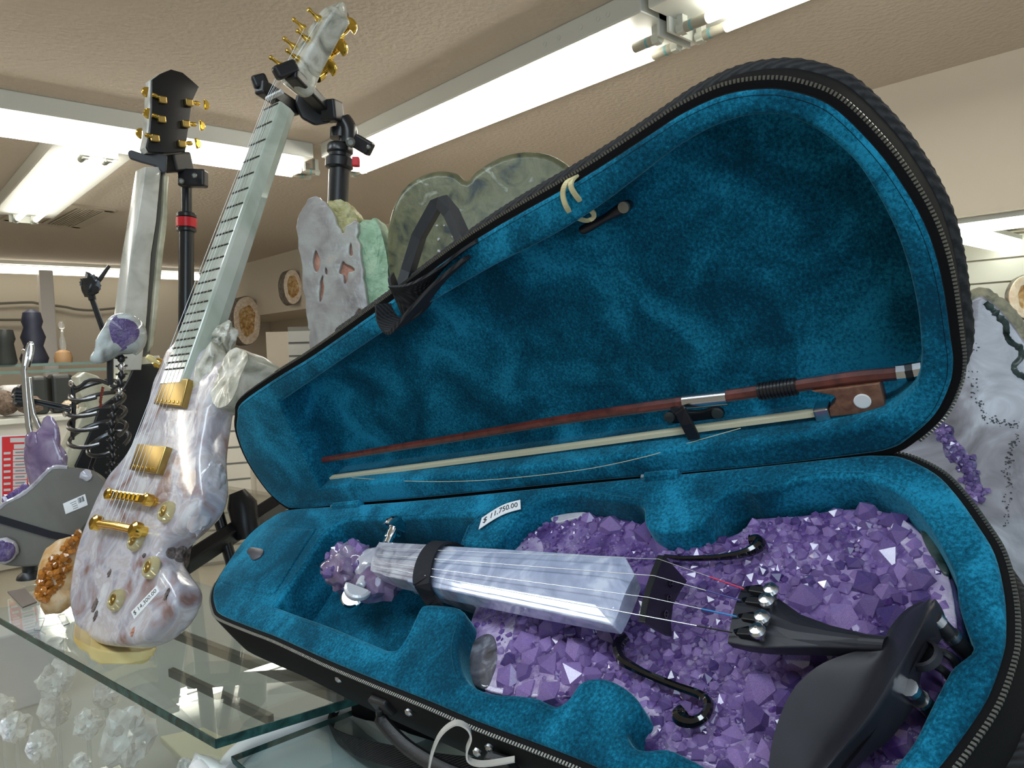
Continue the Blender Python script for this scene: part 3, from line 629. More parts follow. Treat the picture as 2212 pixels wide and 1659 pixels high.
def shell(fr, O, name, sgn, depth):
    rings = []
    for off, h in ((-.004, -.003), (-.0005, .0004), (.004, .0002), (.0055, .004), (.0055, depth * .5), (.005, depth * .82), (.000, depth * .95), (-.012, depth)):
        rings.append([fr.w(p.x, p.y, sgn * h) for p in offset2(O, off)])
    mb = MB().loft(rings, True, False, True); return mb.build(name, M['nylon'], case)
shell_b = shell(BASE, BO, 'base_shell', -1, BD)
shell_l = shell(LID, LO, 'lid_shell', 1, .060)
# base lining with its pockets
hole_px = [(731,1136),(860,1127),(1021,1119),(1012,1140),(999,1172),(1000,1181),(1040,1186),(1079,1181),(1093,1161),(1133,1114),(1187,1084),(1241,1075),(1300,1082),(1351,1091),(1378,1093),(1393,1102),(1394,1125),(1399,1141),(1412,1150),(1436,1155),(1485,1151),(1510,1143),(1527,1133),(1540,1108),(1552,1089),(1584,1066),(1612,1065),(1635,1069),(1665,1063),(1703,1052),(1750,1043),(1795,1038),(1850,1039),(1895,1047),(1955,1079),(2001,1130),(2034,1183),(2063,1244),(2072,1306),(2085,1352),(2104,1405),(2078,1432),(2054,1455),(2009,1541),(1976,1607),(1935,1659),(1860,1735),(1770,1770),(1690,1760),(1600,1705),(1523,1659),(1486,1640),(1444,1622),(1391,1624),(1366,1610),(1356,1580),(1386,1543),(1383,1520),(1360,1495),(1323,1474),(1287,1469),(1255,1481),(1232,1513),(1208,1529),(1185,1522),(1164,1512),(1124,1506),(1063,1501),(1020,1482),(1000,1450),(992,1404),(998,1370),(1008,1338),(996,1318),(959,1311),(927,1310),(912,1317),(898,1345),(884,1375),(864,1405),(845,1408),(825,1402),(720,1358),(612,1319),(606,1306),(660,1232)]
HO = [V((*BASE.uv(x, y), 0)) for x, y in hole_px]
HO = spline(HO, 3)
lin = slab('base_lining', [offset2(BO, -.0008), HO], BASE, -.052, .0035, .0038, M['velvet'], case, res=3)
fl = offset2(BO, -.006)
MB().add([BASE.w(p.x, p.y, -.0445) for p in fl] + [BASE.w(p.x, p.y, -.05) for p in fl], [tuple(range(len(fl))), tuple(range(len(fl), 2 * len(fl)))] + [(k, (k + 1) % len(fl), len(fl) + (k + 1) % len(fl), len(fl) + k) for k in range(len(fl))]).build('pocket_floor', M['velvet'], case)
# stitched seam cord around the pockets
seam = offset2(HO, .0045); MB().tube([BASE.w(p.x, p.y, .0034) for p in seam], .0009, 5, closed=True).build('seam', M['velvet'], case)
# accessory compartment lid with leather tab
cl = spline([BASE.uv(*p) for p in ((586,1143),(640,1146),(682,1149),(684,1153),(650,1206),(603,1281),(594,1287),(584,1289),(535,1279),(488,1267),(484,1259),(508,1222),(545,1177))], 2)
cmp_ = slab('compartment_lid', [cl], BASE, .001, .0052, .0018, M['velvet'], case)
slab('pull_tab', [spline([BASE.uv(*p) for p in ((540,1200),(549,1191),(562,1192),(576,1196),(574,1206),(562,1216),(551,1217),(545,1207))], 3)], BASE, .0050, .0072, .0007, M['pulltab'], cmp_, 'small grey leather pull tab')
# lid lining: padded rim and dished back
lhole_px = [(608,866),(700,803),(800,735),(912,664),(1060,577),(1187,512),(1300,441),(1429,342),(1497,296),(1566,263),(1635,247),(1703,252),(1772,284),(1840,339),(1886,403),(1932,490),(1964,581),(1982,663),(1989,725),(1991,777),(1980,830),(1950,866),(1914,892),(1840,914),(1749,932),(1612,950),(1450,968),(1300,985),(1100,1009),(934,1027),(800,1040),(695,1051),(674,1005),(640,935)]
LH0 = [V((*LID.uv(x, y), 0)) for x, y in lhole_px]
LHO = spline(LH0[:26], 4, False) + spline([LH0[k] for k in range(25, len(LH0) - 2)], 3, False)[1:] + [LH0[-2], LH0[-1]]
slab('lid_lining', [offset2(LO, -.0008), LHO], LID, .050, -.003, .0042, M['velvet'], case, res=3)
cen = sum(LHO, V((0, 0, 0))) / len(LHO); vs = []; fs = []; n = len(LHO); rr = [1.03, .99, .96, .91, .8, .65, .45, .2]
for i, r_ in enumerate(rr):
    hgt = [.040, .045, .048, .050, .051, .052, .052, .052][i]
    for p in LHO:
        q = cen + (p - cen) * r_; wv = .0022 * noise.noise(V((q.x * 14, q.y * 26, 3))) if 0 < i else 0
        vs.append(LID.w(q.x, q.y, hgt + wv))
for i in range(len(rr) - 1):
    for k in range(n): fs.append((i * n + k, i * n + (k + 1) % n, (i + 1) * n + (k + 1) % n, (i + 1) * n + k))
fs.append(tuple(range((len(rr) - 1) * n, len(rr) * n)))
MB().add(vs, fs, True).build('lid_back_lining', M['velvet'], case)
# zipper teeth and woven piping
def teeth(fr, O, i0, i1, off, h, sgn, name):
    P = offset2(O, off); m = len(P); seq = [P[(i0 + k) % m] for k in range((i1 - i0) % m + 1)]; mb = MB(); d = 0.0
    for a, b in zip(seq, seq[1:]):
        L_ = (b - a).length; t_ = (b - a).normalized(); nrm = V((t_.y, -t_.x, 0))
        while d < L_:
            c = a + t_ * d; c3 = fr.w(c.x, c.y, sgn * h)
            mb.box(c3, (fr.u * t_.x + fr.v * t_.y) * .0007, (fr.u * nrm.x + fr.v * nrm.y) * .0012, fr.n * .0007); d += .0025
        d -= L_
    return mb.build(name, M['zip'], case, kind='stuff')
def nearest(O, fr, px):
    q = fr.uv(*px); return min(range(len(O)), key=lambda k: (O[k].x - q[0]) ** 2 + (O[k].y - q[1]) ** 2)
teeth(BASE, BO, nearest(BO, BASE, (1860, 988)), nearest(BO, BASE, (472, 1254)), .0042, .0005, -1, 'base_zipper_teeth')
teeth(LID, LO, nearest(LO, LID, (600, 813)), nearest(LO, LID, (1968, 946)), .0052, .0012, 1, 'lid_zipper_teeth')
def piping(fr, O, off, h, r, name, i0=None, i1=None):
    P = offset2(O, off); m = len(P)
    if i0 is not None: P = [P[(i0 + k) % m] for k in range((i1 - i0) % m + 1)]
    Q = [fr.w(p.x, p.y, h) for p in P]; D = []
    for a, b in zip(Q, Q[1:] + ([Q[0]] if i0 is None else [])):
        k = max(1, int((b - a).length / .0018)); D += [a.lerp(b, j / k) for j in range(k)]
    mb = MB(); seg = 12; rings = []; N = len(D)
    for i, p in enumerate(D):
        t_ = (D[(i + 1) % N] - D[i - 1]).normalized() if i0 is None or 0 < i < N - 1 else ((D[1] - D[0]) if i == 0 else (D[-1] - D[-2])).normalized()
        x = fr.n; y = t_.cross(x).normalized()
        rings.append([p + (x * math.cos(2 * math.pi * k / seg) * 1.25 + y * math.sin(2 * math.pi * k / seg)) * r * (1 + .045 * math.sin(i * 1.9 + 2 * 2 * math.pi * k / seg)) for k in range(seg)])
    if i0 is None: rings.append(rings[0])
    mb.loft(rings, True, False, False); return mb.build(name, M['twill'], case)
piping(LID, LO, .0035, .044, .0068, 'lid_piping', nearest(LO, LID, (681, 763)), nearest(LO, LID, (1923, 971)))
piping(BASE, BO, .004, -.044, .0070, 'base_piping', nearest(BO, BASE, (1900, 986)), nearest(BO, BASE, (1600, 1810)))
# lid hinges covered in velvet
for a, b in (((722, 1094), (780, 1088)), ((1396, 1031), (1468, 1024))):
    p, q = BASE.p(*a, .004), BASE.p(*b, .004)
    hg = MB().tube([p, q], .0048, 8).build('hinge', M['velvet'], case)
    MB().tube([p - (q - p).normalized() * .004, p + (q - p).normalized() * .001], .003, 6).build('hinge_pin', M['steel'], hg)
# bow holder, bow spinner and screws in the lid
def screw(c, nrm, r, par):
    nrm = V(nrm).normalized(); x = nrm.orthogonal().normalized(); y = nrm.cross(x)
    mb = MB().lathe(c, nrm, [(r, 0), (r * .9, r * .35), (r * .3, r * .4)], 12); o = mb.build('screw', M['zip'], par)
    m2 = MB().box(V(c) + nrm * r * .42, x * r * .6, y * r * .14, nrm * r * .05); m2.box(V(c) + nrm * r * .42, y * r * .6, x * r * .14, nrm * r * .05)
    return o
hb = slab('bow_holder', [spline([LID.uv(x, y, .042) for x, y in ((1437,897),(1445,891),(1470,889),(1510,889),(1538,881),(1556,883),(1564,893),(1558,904),(1530,912),(1490,916),(1450,912))], 3)], LID, .046, .041, .0015, M['black'], case, 'black bow holder bracket')
screw(LID.p(1446, 901, .041), -LID.n, .0052, hb); screw(LID.p(1550, 893, .041), -LID.n, .0052, hb)
MB().ribbon([LID.p(1474, 894, .034), LID.p(1462, 882, .012), LID.p(1470, 887, .006), LID.p(1484, 915, .006), LID.p(1500, 948, .007)], LID.u, .0052, .0016).build('bow_holder_arm', M['black'], hb, bevel=.0008)
sp = slab('bow_spinner', [spline([LID.uv(x, y, .035) for x, y in ((1250,494),(1262,484),(1300,466),(1330,444),(1350,436),(1361,443),(1358,457),(1335,468),(1310,480),(1280,498),(1260,506))], 3)], LID, .044, .032, .003, M['black'], case, 'black turning bow clip')
screw(LID.p(1348, 447, .032), -LID.n, .0050, sp)
# carrying handle, D-rings, straps
hd = [BASE.p(838, 1506, -.022), BASE.p(845, 1530, -.034), BASE.p(900, 1585, -.046), BASE.p(985, 1632, -.048), BASE.p(1050, 1650, -.044), BASE.p(1085, 1650, -.03), BASE.p(1100, 1634, -.022)]
hd = [p - BASE.v * .012 for p in hd]
hl = MB().tube(spline(hd, 5, False), [.003] * 4 + [.0056] * 22 + [.003] * 5, 8, squash=.6).build('handle', M['leather'], case)
for p in ((840, 1502), (1098, 1626)):
    c = BASE.p(*p, -.022) - BASE.v * .0085
    MB().box(c, BASE.u * .011, BASE.v * .004, BASE.n * .008).build('handle_tab', M['leather'], hl, bevel=.002)
for p in ((746, 1447), (898, 1515), (1046, 1598), (1072, 1588)):
    c = BASE.p(*p, -.014) - BASE.v * .008
    MB().lathe(c, -BASE.v, [(.0035, 0), (.0035, .002), (.002, .0035)], 10).build('stud', M['steel'], case)
st = [CAM + ray(*p) * z for p, z in (((772,1500), .86), ((738,1515), .88), ((716,1555), .86), ((722,1585), .82), ((770,1612), .77), ((850,1634), .72), ((950,1652), .68), ((1050,1668), .64), ((1180,1720), .58))]
SP = spline(st, 5, False); sd = [(V((-.45, .2, .9)).lerp(V((.3, .9, .35)), min(1, k / (len(SP) * .55)))).normalized() for k in range(len(SP))]
MB().ribbon(SP, sd, [.003 + .0065 * min(1, k / (len(SP) * .6)) for k in range(len(SP))], .0008).build('shoulder_strap', M['webbing'], case)
# strap loop standing up behind the lid, and its twisted webbing end over the lid edge
def lw(px, py, h): return LID.p(px, py, h)
lp_ = [lw(866, 640, .03), lw(882, 585, .045), lw(905, 510, .055), lw(945, 438, .06), lw(953, 434, .06), lw(975, 460, .056), lw(1000, 515, .045), lw(1030, 555, .03)]
MB().ribbon(lp_, LID.n, .006, .0052).build('strap_loop', M['strapgrey'], case, 'dark grey strap loop standing up behind the lid', bevel=.002)
tw = [lw(1030, 520, -.004), lw(1000, 540, -.006), lw(955, 578, -.007), lw(915, 615, -.010), lw(885, 640, -.011), lw(862, 655, -.008), lw(856, 640, .004), lw(862, 628, .02)]
TS = spline(tw, 5, False); n = len(TS)
MB().ribbon(TS, [(LID.n.lerp(V((.5, .2, -.8)), max(0, min(1, (k - 8) / 16.0)))).normalized() for k in range(n)], [.003 + .015 * min(1, k / 22.0) for k in range(n)], .0012).build('strap_end', M['webbing'], case)
t2 = [lw(1010, 556, -.007), lw(960, 600, -.008), lw(920, 645, -.010), lw(890, 682, -.010), lw(868, 700, -.008), lw(852, 685, -.005), lw(848, 655, .0)]
TS = spline(t2, 5, False)
MB().ribbon(TS, (LID.u * .4 + LID.n).normalized(), [.006 + .011 * min(1, k / 14.0) for k in range(len(TS))], .0016).build('strap_end', M['webbing'], case)
# neck strap fixed in the case
nk = [BASE.p(985, 1180, .004), BASE.p(962, 1172, .017), BASE.p(942, 1176, .0225), BASE.p(925, 1196, .0245), BASE.p(914, 1228, .0245), BASE.p(913, 1262, .0215), BASE.p(924, 1285, .008), BASE.p(945, 1312, -.004), BASE.p(965, 1326, -.02)]
NS = spline(nk, 4, False)
MB().ribbon(NS, BASE.u, .0095, .0012).build('neck_strap', M['softblack'], case, 'black neck strap')
# rubber band looped over the lid edge
rb = [lw(1262, 376, .012), lw(1240, 383, -.003), lw(1222, 398, -.007), lw(1216, 420, -.0075), lw(1224, 448, -.006), lw(1240, 466, .004), lw(1262, 476, .017), lw(1276, 474, .0195), lw(1283, 462, .017), lw(1262, 442, .003), lw(1246, 425, -.006), lw(1234, 405, -.0085), lw(1236, 390, -.006), lw(1252, 378, .006)]
o = MB().ribbon(spline(rb, 4), (LID.u).normalized(), .0018, .0009).build('rubber_band', M['rubber']); setp(o, 'tan rubber band looped over the lid edge of the violin case', 'rubber band')
# price tag on the base lining
tagc = BASE.uv(1080, 1112, .006)
pt = thing('price_tag', 'curled white price strip reading $ 11,750.00 on the case lining', 'price tag', BASE.w(*tagc, .006))
ta, tb, tcn, td = [V((*BASE.uv(x, y, .006), 0)) for x, y in ((1034, 1144), (1125, 1100), (1124, 1080), (1041, 1119))]
def tagpt(s_, t_):
    lo = ta.lerp(tb, s_) ; hi = td.lerp(tcn, s_); p = lo.lerp(hi, t_); bow = math.sin(math.pi * s_)
    up_ = (hi - lo).normalized(); p = p + up_ * .0060 * bow; return BASE.w(p.x, p.y, .0055 + .0008 * (2 * s_ - 1) ** 2)
vs = []; fs = []
for i in range(13):
    for t_ in (0, 1): vs.append(tagpt(i / 12, t_))
vs2 = [v - BASE.n * .0004 for v in vs]; k = len(vs)
for i in range(12): fs += [(2 * i, 2 * i + 1, 2 * i + 3, 2 * i + 2), (k + 2 * i, k + 2 * i + 2, k + 2 * i + 3, k + 2 * i + 1), (2 * i, 2 * i + 2, k + 2 * i + 2, k + 2 * i), (2 * i + 1, k + 2 * i + 1, k + 2 * i + 3, 2 * i + 3)]
MB().add(vs + vs2, fs).build('paper_strip', M['paper'], pt)
def bent_text(s, size, fn, length, par, m):
    cu = bpy.data.curves.new('printed_price', 'FONT'); cu.body = s; cu.size = 1; cu.align_y = 'CENTER'
    t = bpy.data.objects.new('tmp', cu); me = bpy.data.meshes.new_from_object(t); bpy.data.objects.remove(t)
    x0 = min(v.co.x for v in me.vertices); x1 = max(v.co.x for v in me.vertices); y0 = min(v.co.y for v in me.vertices); y1 = max(v.co.y for v in me.vertices)
    org = V(root_of(par).location)
    for v in me.vertices:
        s_ = (v.co.x - x0) / (x1 - x0); t_ = (v.co.y - y0) / (y1 - y0); v.co = fn(.07 + .86 * s_, .22 + .56 * t_) + BASE.n * .0004 - org
    me.materials.clear(); me.materials.append(m); o = bpy.data.objects.new('printed_price', me); col.objects.link(o); o.parent = par
bent_text('$ 11,750.00', 1, tagpt, 1, pt, M['ink'])

# black box wedge that props the case
zt = CAMZ - .418
lo_ = [onz(757, 1549, zt - CAMZ), onz(940, 1606, zt - CAMZ)]; ex = V((.085, .015, 0)); lo_ = [lo_[0], lo_[1], lo_[1] + ex, lo_[0] + ex]
def under(p):
    z = BASE.o.z + (-(BD + .001) - BASE.n.x * (p.x - BASE.o.x) - BASE.n.y * (p.y - BASE.o.y)) / BASE.n.z; return V((p.x, p.y, z))
a, b_, c_, d_ = [under(p) for p in lo_]
o = MB().add([a, b_, c_, d_] + lo_, [(0, 1, 2, 3), (7, 6, 5, 4), (0, 4, 5, 1), (1, 5, 6, 2), (2, 6, 7, 3), (3, 7, 4, 0)]).build('prop_block', M['nylon'], bevel=.004); setp(o, 'black fabric prop block under the violin case', 'prop')

# ------------------------------------------------------------------ amethyst violin
vio = thing('violin', 'purple amethyst violin with quartz fingerboard lying in the case', 'violin', BASE.w(.5, 0, -.044))
body_px = [(1020,1340),(1045,1270),(1085,1205),(1120,1165),(1160,1135),(1205,1115),(1255,1107),(1310,1110),(1360,1118),(1400,1130),(1440,1150),(1490,1160),(1540,1158),(1590,1145),(1625,1116),(1671,1110),(1733,1106),(1795,1095),(1857,1092),(1939,1104),(1993,1146),(2034,1195),(2058,1245),(2072,1310),(2078,1380),(2060,1470),(2020,1560),(1965,1650),(1880,1735),(1770,1765),(1660,1745),(1540,1680),(1440,1640),(1380,1610),(1330,1560),(1260,1525),(1180,1520),(1100,1515),(1050,1500),(1020,1470),(1008,1410)]
HB = -.018
VB = [V((*BASE.uv(x, y, HB), 0)) for x, y in body_px]; VBs = spline(VB, 4)
slab('body', [VBs], BASE, -.043, HB, .007, M['drusegapshade'], vio, res=3)
for pat, lab_ in ((((1010,1395),(1016,1352),(1040,1290),(1085,1222),(1125,1178),(1160,1160),(1175,1200),(1130,1290),(1105,1400),(1110,1490),(1060,1496),(1022,1462)), 'smooth pale lilac shoulder'), (((1930,1112),(1985,1150),(2024,1196),(2050,1248),(2063,1310),(2066,1372),(2030,1360),(2012,1290),(1985,1230),(1950,1180),(1915,1140)), 'pale lilac radiating edge band'), (((1110,1500),(1180,1508),(1270,1512),(1340,1555),(1390,1600),(1430,1560),(1380,1490),(1250,1440),(1150,1440)), 'pale lilac near edge')):
    slab('pale_patch', [spline([BASE.uv(x, y, HB) for x, y in pat], 4)], BASE, HB - .003, HB + .0012, .001, M['druse'], vio, lab_)
# crystals: rejection-sampled, big ones first
cmesh = [raw_mesh('crystal', *crystal_mesh('c', None, h_, sd_, n_), M['amethyst']) for h_, sd_, n_ in ((1.1, 1, 6), (1.35, 2, 6), (.9, 3, 5), (1.2, 4, 6), (1.0, 5, 4), (1.5, 6, 6))]
pl = [(p.x, p.y) for p in offset2(VBs, -.006)]
umin, umax = min(p[0] for p in pl), max(p[0] for p in pl); vmin, vmax = min(p[1] for p in pl), max(p[1] for p in pl)
FR_px = [(1000,1280),(1180,1290),(1380,1250),(1420,1180),(1250,1130),(1050,1150)]; fb_uv = [BASE.uv(*p, HB) for p in FR_px]
ag_uv = [BASE.uv(*p, HB) for p in ((1000,1360),(1075,1350),(1085,1480),(1060,1520),(1000,1500))]
u_start = BASE.uv(1130, 1330, HB)[0]
taken = []; grid = {}
def free(u, v, r):
    gi, gj = int(u / .02), int(v / .02)
    for i in (gi - 1, gi, gi + 1):
        for j in (gj - 1, gj, gj + 1):
            for (a_, b_, c_) in grid.get((i, j), ()):
                if (a_ - u) ** 2 + (b_ - v) ** 2 < (.68 * (r + c_)) ** 2: return False
    return True
for r0, r1, tries in ((.0100, .0135, 500), (.0068, .0095, 1500), (.0046, .0064, 3500), (.0030, .0044, 7000), (.0018, .0026, 6000)):
    for _ in range(tries):
        u = rnd.uniform(umin, umax); v = rnd.uniform(vmin, vmax)
        if not inside((u, v), pl) or inside((u, v), ag_uv): continue
        r = rnd.uniform(r0, r1)
        if r > .0042 and u < u_start: continue
        if r > .0055 and noise.noise(V((u * 9, v * 9, 4))) < -.12: continue
        if r > .0026 and inside((u, v), fb_uv): continue
        if free(u, v, r):
            taken.append((u, v, r)); grid.setdefault((int(u / .02), int(v / .02)), []).append((u, v, r))
def apparent(c): p = BASE.w(c[0], c[1], HB); return -c[2] / (p - CAM).length
hidden_px = [(1640,1659),(1690,1520),(1800,1425),(1960,1330),(2050,1300),(2040,1380),(1930,1570),(1800,1659)]; hid = [BASE.uv(*p, 0) for p in hidden_px]
vis = sorted([c for c in taken if not inside(c, hid)], key=apparent); parts_, rest = vis[:298], vis[298:] + [c for c in taken if inside(c, hid)]
def cry(c):
    u, v, r = c; tilt = .42
    d = BASE.n + BASE.u * rnd.uniform(-tilt, tilt) + BASE.v * rnd.uniform(-tilt, tilt)
    return aim_matrix(BASE.w(u, v, HB - r * .35 + rnd.uniform(-.001, .0012)), d, r, rnd.uniform(0, 6.28))
by = {}
for c in parts_: by.setdefault(rnd.randrange(6), []).append(cry(c))
for k, ms in by.items(): pieces('crystal', cmesh[k], ms, vio)
mb = MB()
for c in rest:
    mw = cry(c); me = cmesh[rnd.randrange(6)]; mb.add([mw @ v.co for v in me.vertices], [tuple(p.vertices) for p in me.polygons])
mb.build('small_crystals', M['amethyst'], vio, kind='stuff')
# smooth dark agate patch at the shoulder, green rind at the far lower bout
slab('agate_patch', [spline([BASE.uv(x, y, HB) for x, y in ((1016,1400),(1040,1376),(1062,1372),(1074,1390),(1076,1430),(1066,1465),(1052,1490),(1022,1478),(1010,1440))], 3)], BASE, HB - .004, HB + .002, .0015, M['darkagate'], vio, 'polished dark grey agate patch')
slab('rind_patch', [spline([BASE.uv(x, y, HB) for x, y in ((1990,1152),(2010,1160),(2032,1192),(2052,1240),(2040,1246),(2020,1215),(2002,1185))], 3)], BASE, HB - .004, HB + .003, .0015, M['greenrind'], vio, 'green-black rind at the far edge')
slab('rind_patch', [spline([BASE.uv(x, y, HB) for x, y in ((1190,1122),(1215,1113),(1262,1108),(1280,1116),(1240,1124),(1205,1132))], 3)], BASE, HB - .004, HB + .002, .0015, M['lilacstone'], vio)
# neck, fingerboard and scroll
def nb(px, py, h): return BASE.p(px, py, h)
def bar_loft(stations, m, name, par, sub=5):
    """stations: (far edge px, near edge px, top height, thickness, crown)"""
    rings = []
    for (fa, ne, h, th, cr) in stations:
        a, b = nb(*fa, h), nb(*ne, h); r = []
        for k in range(sub + 1):
            t_ = k / sub; r.append(a.lerp(b, t_) + BASE.n * cr * math.sin(math.pi * t_))
        for k in range(sub + 1):
            t_ = k / sub; r.append(b.lerp(a, .06 + .88 * t_) - BASE.n * (th + cr * .5 * math.sin(math.pi * t_)))
        rings.append(r)
    return MB().loft(rings, True, True, True, False).build(name, m, par, bevel=.0012)
bar_loft([((820, 1170), (800, 1232), .016, .016, .003), ((860, 1172), (842, 1246), .016, .020, .003), ((925, 1175), (905, 1259), .017, .020, .004)], M['greyquartz'], 'nut_block', vio)
bar_loft([((900, 1174), (880, 1256), .0165, .020, .003), ((960, 1178), (945, 1270), .0175, .020, .003), ((1150, 1189), (1135, 1311), .0195, .018, .004), ((1300, 1199), (1285, 1342), .021, .016, .004), ((1350, 1201), (1322, 1350), .0215, .015, .003), ((1372, 1240), (1332, 1336), .0205, .012, .002)], M['quartz'], 'fingerboard', vio)
bar_loft([((880, 1185), (868, 1250), .0, .024, .0), ((950, 1200), (940, 1268), -.001, .028, .0), ((1020, 1205), (1010, 1292), -.004, .030, .0), ((1090, 1205), (1080, 1305), -.008, .024, .0)], M['greyquartz'], 'neck', vio)
scr = MB().rock(nb(757, 1228, .000), BASE.u * .030, BASE.v * .026, BASE.n * .024, 5, .30, 2.2, 4).build('scroll', M['purple'], vio, 'rough purple amethyst scroll')
MB().rock(nb(808, 1256, -.010), BASE.u * .036, BASE.v * .021, BASE.n * .020, 9, .25, 2.4, 3).build('pegbox', M['purple'], vio)
MB().rock(nb(800, 1218, .004), BASE.u * .016, BASE.v * .020, BASE.n * .012, 12, .25, 2.0, 3).build('pegbox', M['greyquartz'], vio)
for k in range(16):
    a_ = rnd.uniform(0, 6.28); c_ = nb(757, 1228, 0) + BASE.u * .024 * math.cos(a_) * rnd.uniform(.5, 1.1) + BASE.v * .020 * math.sin(a_) * rnd.uniform(.5, 1.1) + BASE.n * rnd.uniform(.008, .02)
    pieces('crystal', cmesh[k % 6], [aim_matrix(c_, c_ - nb(757, 1228, -.012), rnd.uniform(.004, .008), a_)], vio)
# tuning machines: post, collar, half-moon button
def tuner(a, b, nrm, bw, name, m, par, scale=1.0):
    a, b = V(a), V(b); d = (b - a).normalized(); nrm = V(nrm); nrm = (nrm - d * nrm.dot(d)).normalized(); s_ = d.cross(nrm); k = scale
    t_ = MB().tube([a, a.lerp(b, .55)], .0038 * k, 10).build(name, M[m], par)
    MB().lathe(a.lerp(b, .40), d, [(.0048 * k, 0), (.0052 * k, .003 * k), (.0046 * k, .009 * k), (.0036 * k, .010 * k)], 12).build('collar', M[m], t_)
    P = []
    for q in range(15):
        g = math.pi * q / 14; P.append((math.cos(g) * bw, math.sin(g) * bw * 1.05))
    fr = Frame(b, s_, d, nrm); Q = [(x, y) for x, y in P]
    rings = [[fr.w(x * f, (y - .3 * bw) * f + .3 * bw, h) for x, y in Q] for f, h in ((.80, -.0040 * k), (1.0, -.0022 * k), (1.0, .0022 * k), (.80, .0040 * k))]
    MB().loft(rings, True, True, True, False).build('button', M[m], t_, bevel=.0006 * k)
    return t_
a = nb(795, 1238, .004); tcd = (CAM - a).normalized() + BASE.n * .35
tuner(a, nb(774, 1271, .006), tcd, .0132, 'tuning_machine', 'brightchrome', vio)
tuner(nb(780, 1262, -.010), nb(764, 1288, -.012), BASE.n * .9 - BASE.v * .2 + BASE.u * .5, .0125, 'tuning_machine', 'chrome', vio)  # extra lower machine shapes the dark shadow under the button above
tuner(nb(838, 1172, .004), nb(852, 1140, .010), BASE.u + BASE.n * .25, .0120, 'tuning_machine', 'chrome', vio)
tuner(nb(832, 1176, -.006), nb(846, 1146, -.004), BASE.u + BASE.n * .25, .0120, 'tuning_machine', 'chrome', vio)
# bridge
top = [(1420, 1198), (1407, 1230), (1393, 1270), (1383, 1312), (1378, 1343)]; feet = [(1471, 1254), (1462, 1285), (1452, 1316), (1443, 1346), (1437, 1374)]
bf = [nb(*p, .031) for p in top] + [nb(*p, HB + .006) for p in feet[::-1]]
bb = bf[:5]; bl = bf[5:]
pts = [bb[0], bb[1], bb[2], bb[3], bb[4], bl[0], bl[1].lerp(bb[3], .14), bl[2].lerp(bb[2], .22), bl[3].lerp(bb[1], .14), bl[4]]
br_ = MB().prism(pts, BASE.u * .0055).build('bridge', M['black'], vio, 'black violin bridge', bevel=.0008)
for s_, e_ in ((.28, .45), (.5, .5), (.74, .55)):
    p = bb[0].lerp(bb[4], s_).lerp(bl[4].lerp(bl[0], s_), e_) + BASE.u * .0056
    MB().lathe(p, BASE.u, [(.0028, 0), (.0028, .0006), (.0018, .0006), (.0018, 0)], 12).build('cutout', M['gloss_black'], br_)
# tailpiece with its fine tuners
tp = [((1604, 1266), (1572, 1389), .016, .008, .003), ((1636, 1272), (1608, 1396), .017, .009, .003), ((1679, 1290), (1650, 1400), .017, .009, .003), ((1730, 1326), (1700, 1399), .016, .009, .003), ((1795, 1350), (1770, 1398), .014, .009, .003), ((1870, 1368), (1850, 1401), .012, .009, .003), ((1920, 1374), (1905, 1404), .010, .009, .003)]
tpo = bar_loft(tp, M['ebony'], 'tailpiece', vio)
tun = [(1669, 1282), (1659, 1304), (1650, 1341), (1640, 1370)]; ent = [(1607, 1272), (1600, 1297), (1592, 1332), (1582, 1366)]
for (sx, sy), (ex, ey) in zip(tun, ent):
    a, b = nb(ex, ey, .019), nb(sx, sy, .022)
    ft = MB().bar(a.lerp(b, .25), a.lerp(b, .92), BASE.v, .0024, .0022).build('fine_tuner', M['black'], tpo, bevel=.0007)
    MB().lathe(b - BASE.n * .004, BASE.n, [(.0022, 0), (.0022, .004), (.0044, .005), (.005, .0075), (.004, .0095), (.001, .0105)], 12).build('tuner_screw', M['steel'], ft)
    MB().bar(a.lerp(b, .10), a.lerp(b, .60) + BASE.v * .0033, BASE.v, .0008, .0018).build('string_slot', M['gloss_black'], tpo)
# strings and coloured windings
nut = [(822, 1184), (812, 1198), (806, 1212), (804, 1222)]; brp = [bb[0].lerp(bb[4], s_) + BASE.n * .0006 + BASE.u * .0025 for s_ in (.08, .34, .66, .92)]
for k in range(4):
    e = nb(*ent[k], .0205); a = nb(*nut[k], .0220)
    mid = brp[k]
    st_ = MB().tube([a, mid, e], .00028 + .00008 * (k % 2), 5).build('string', M['string_steel'], vio)
    MB().tube([mid.lerp(e, .62), e], .00052, 5).build('winding', M[('redthread', 'navythread', 'bluethread', 'black')[k]], st_)
# f-holes cast in gloss black
def fhole(pts, rs, h, name='f_hole'):
    P = spline([nb(x, y, h_) for (x, y), h_ in zip(pts, h)], 5, False); n = len(P); R = [rs[min(int(i / (n - 1) * (len(rs) - 1)), len(rs) - 2)] * (1 - (i / (n - 1) * (len(rs) - 1)) % 1) + rs[min(int(i / (n - 1) * (len(rs) - 1)) + 1, len(rs) - 1)] * ((i / (n - 1) * (len(rs) - 1)) % 1) for i in range(n)]
    MB().tube(P, R, 8).build(name, M['gloss_black'], vio)
fhole([(1354,1374),(1341,1386),(1335,1404),(1345,1427),(1375,1445),(1403,1459),(1465,1484),(1510,1500),(1530,1518),(1524,1545),(1500,1560),(1476,1556),(1468,1545),(1478,1534)], [.0035,.0042,.0042,.0038,.003,.0026,.0026,.0028,.003,.0032,.0035,.0045,.005,.004], [-.008] * 14)
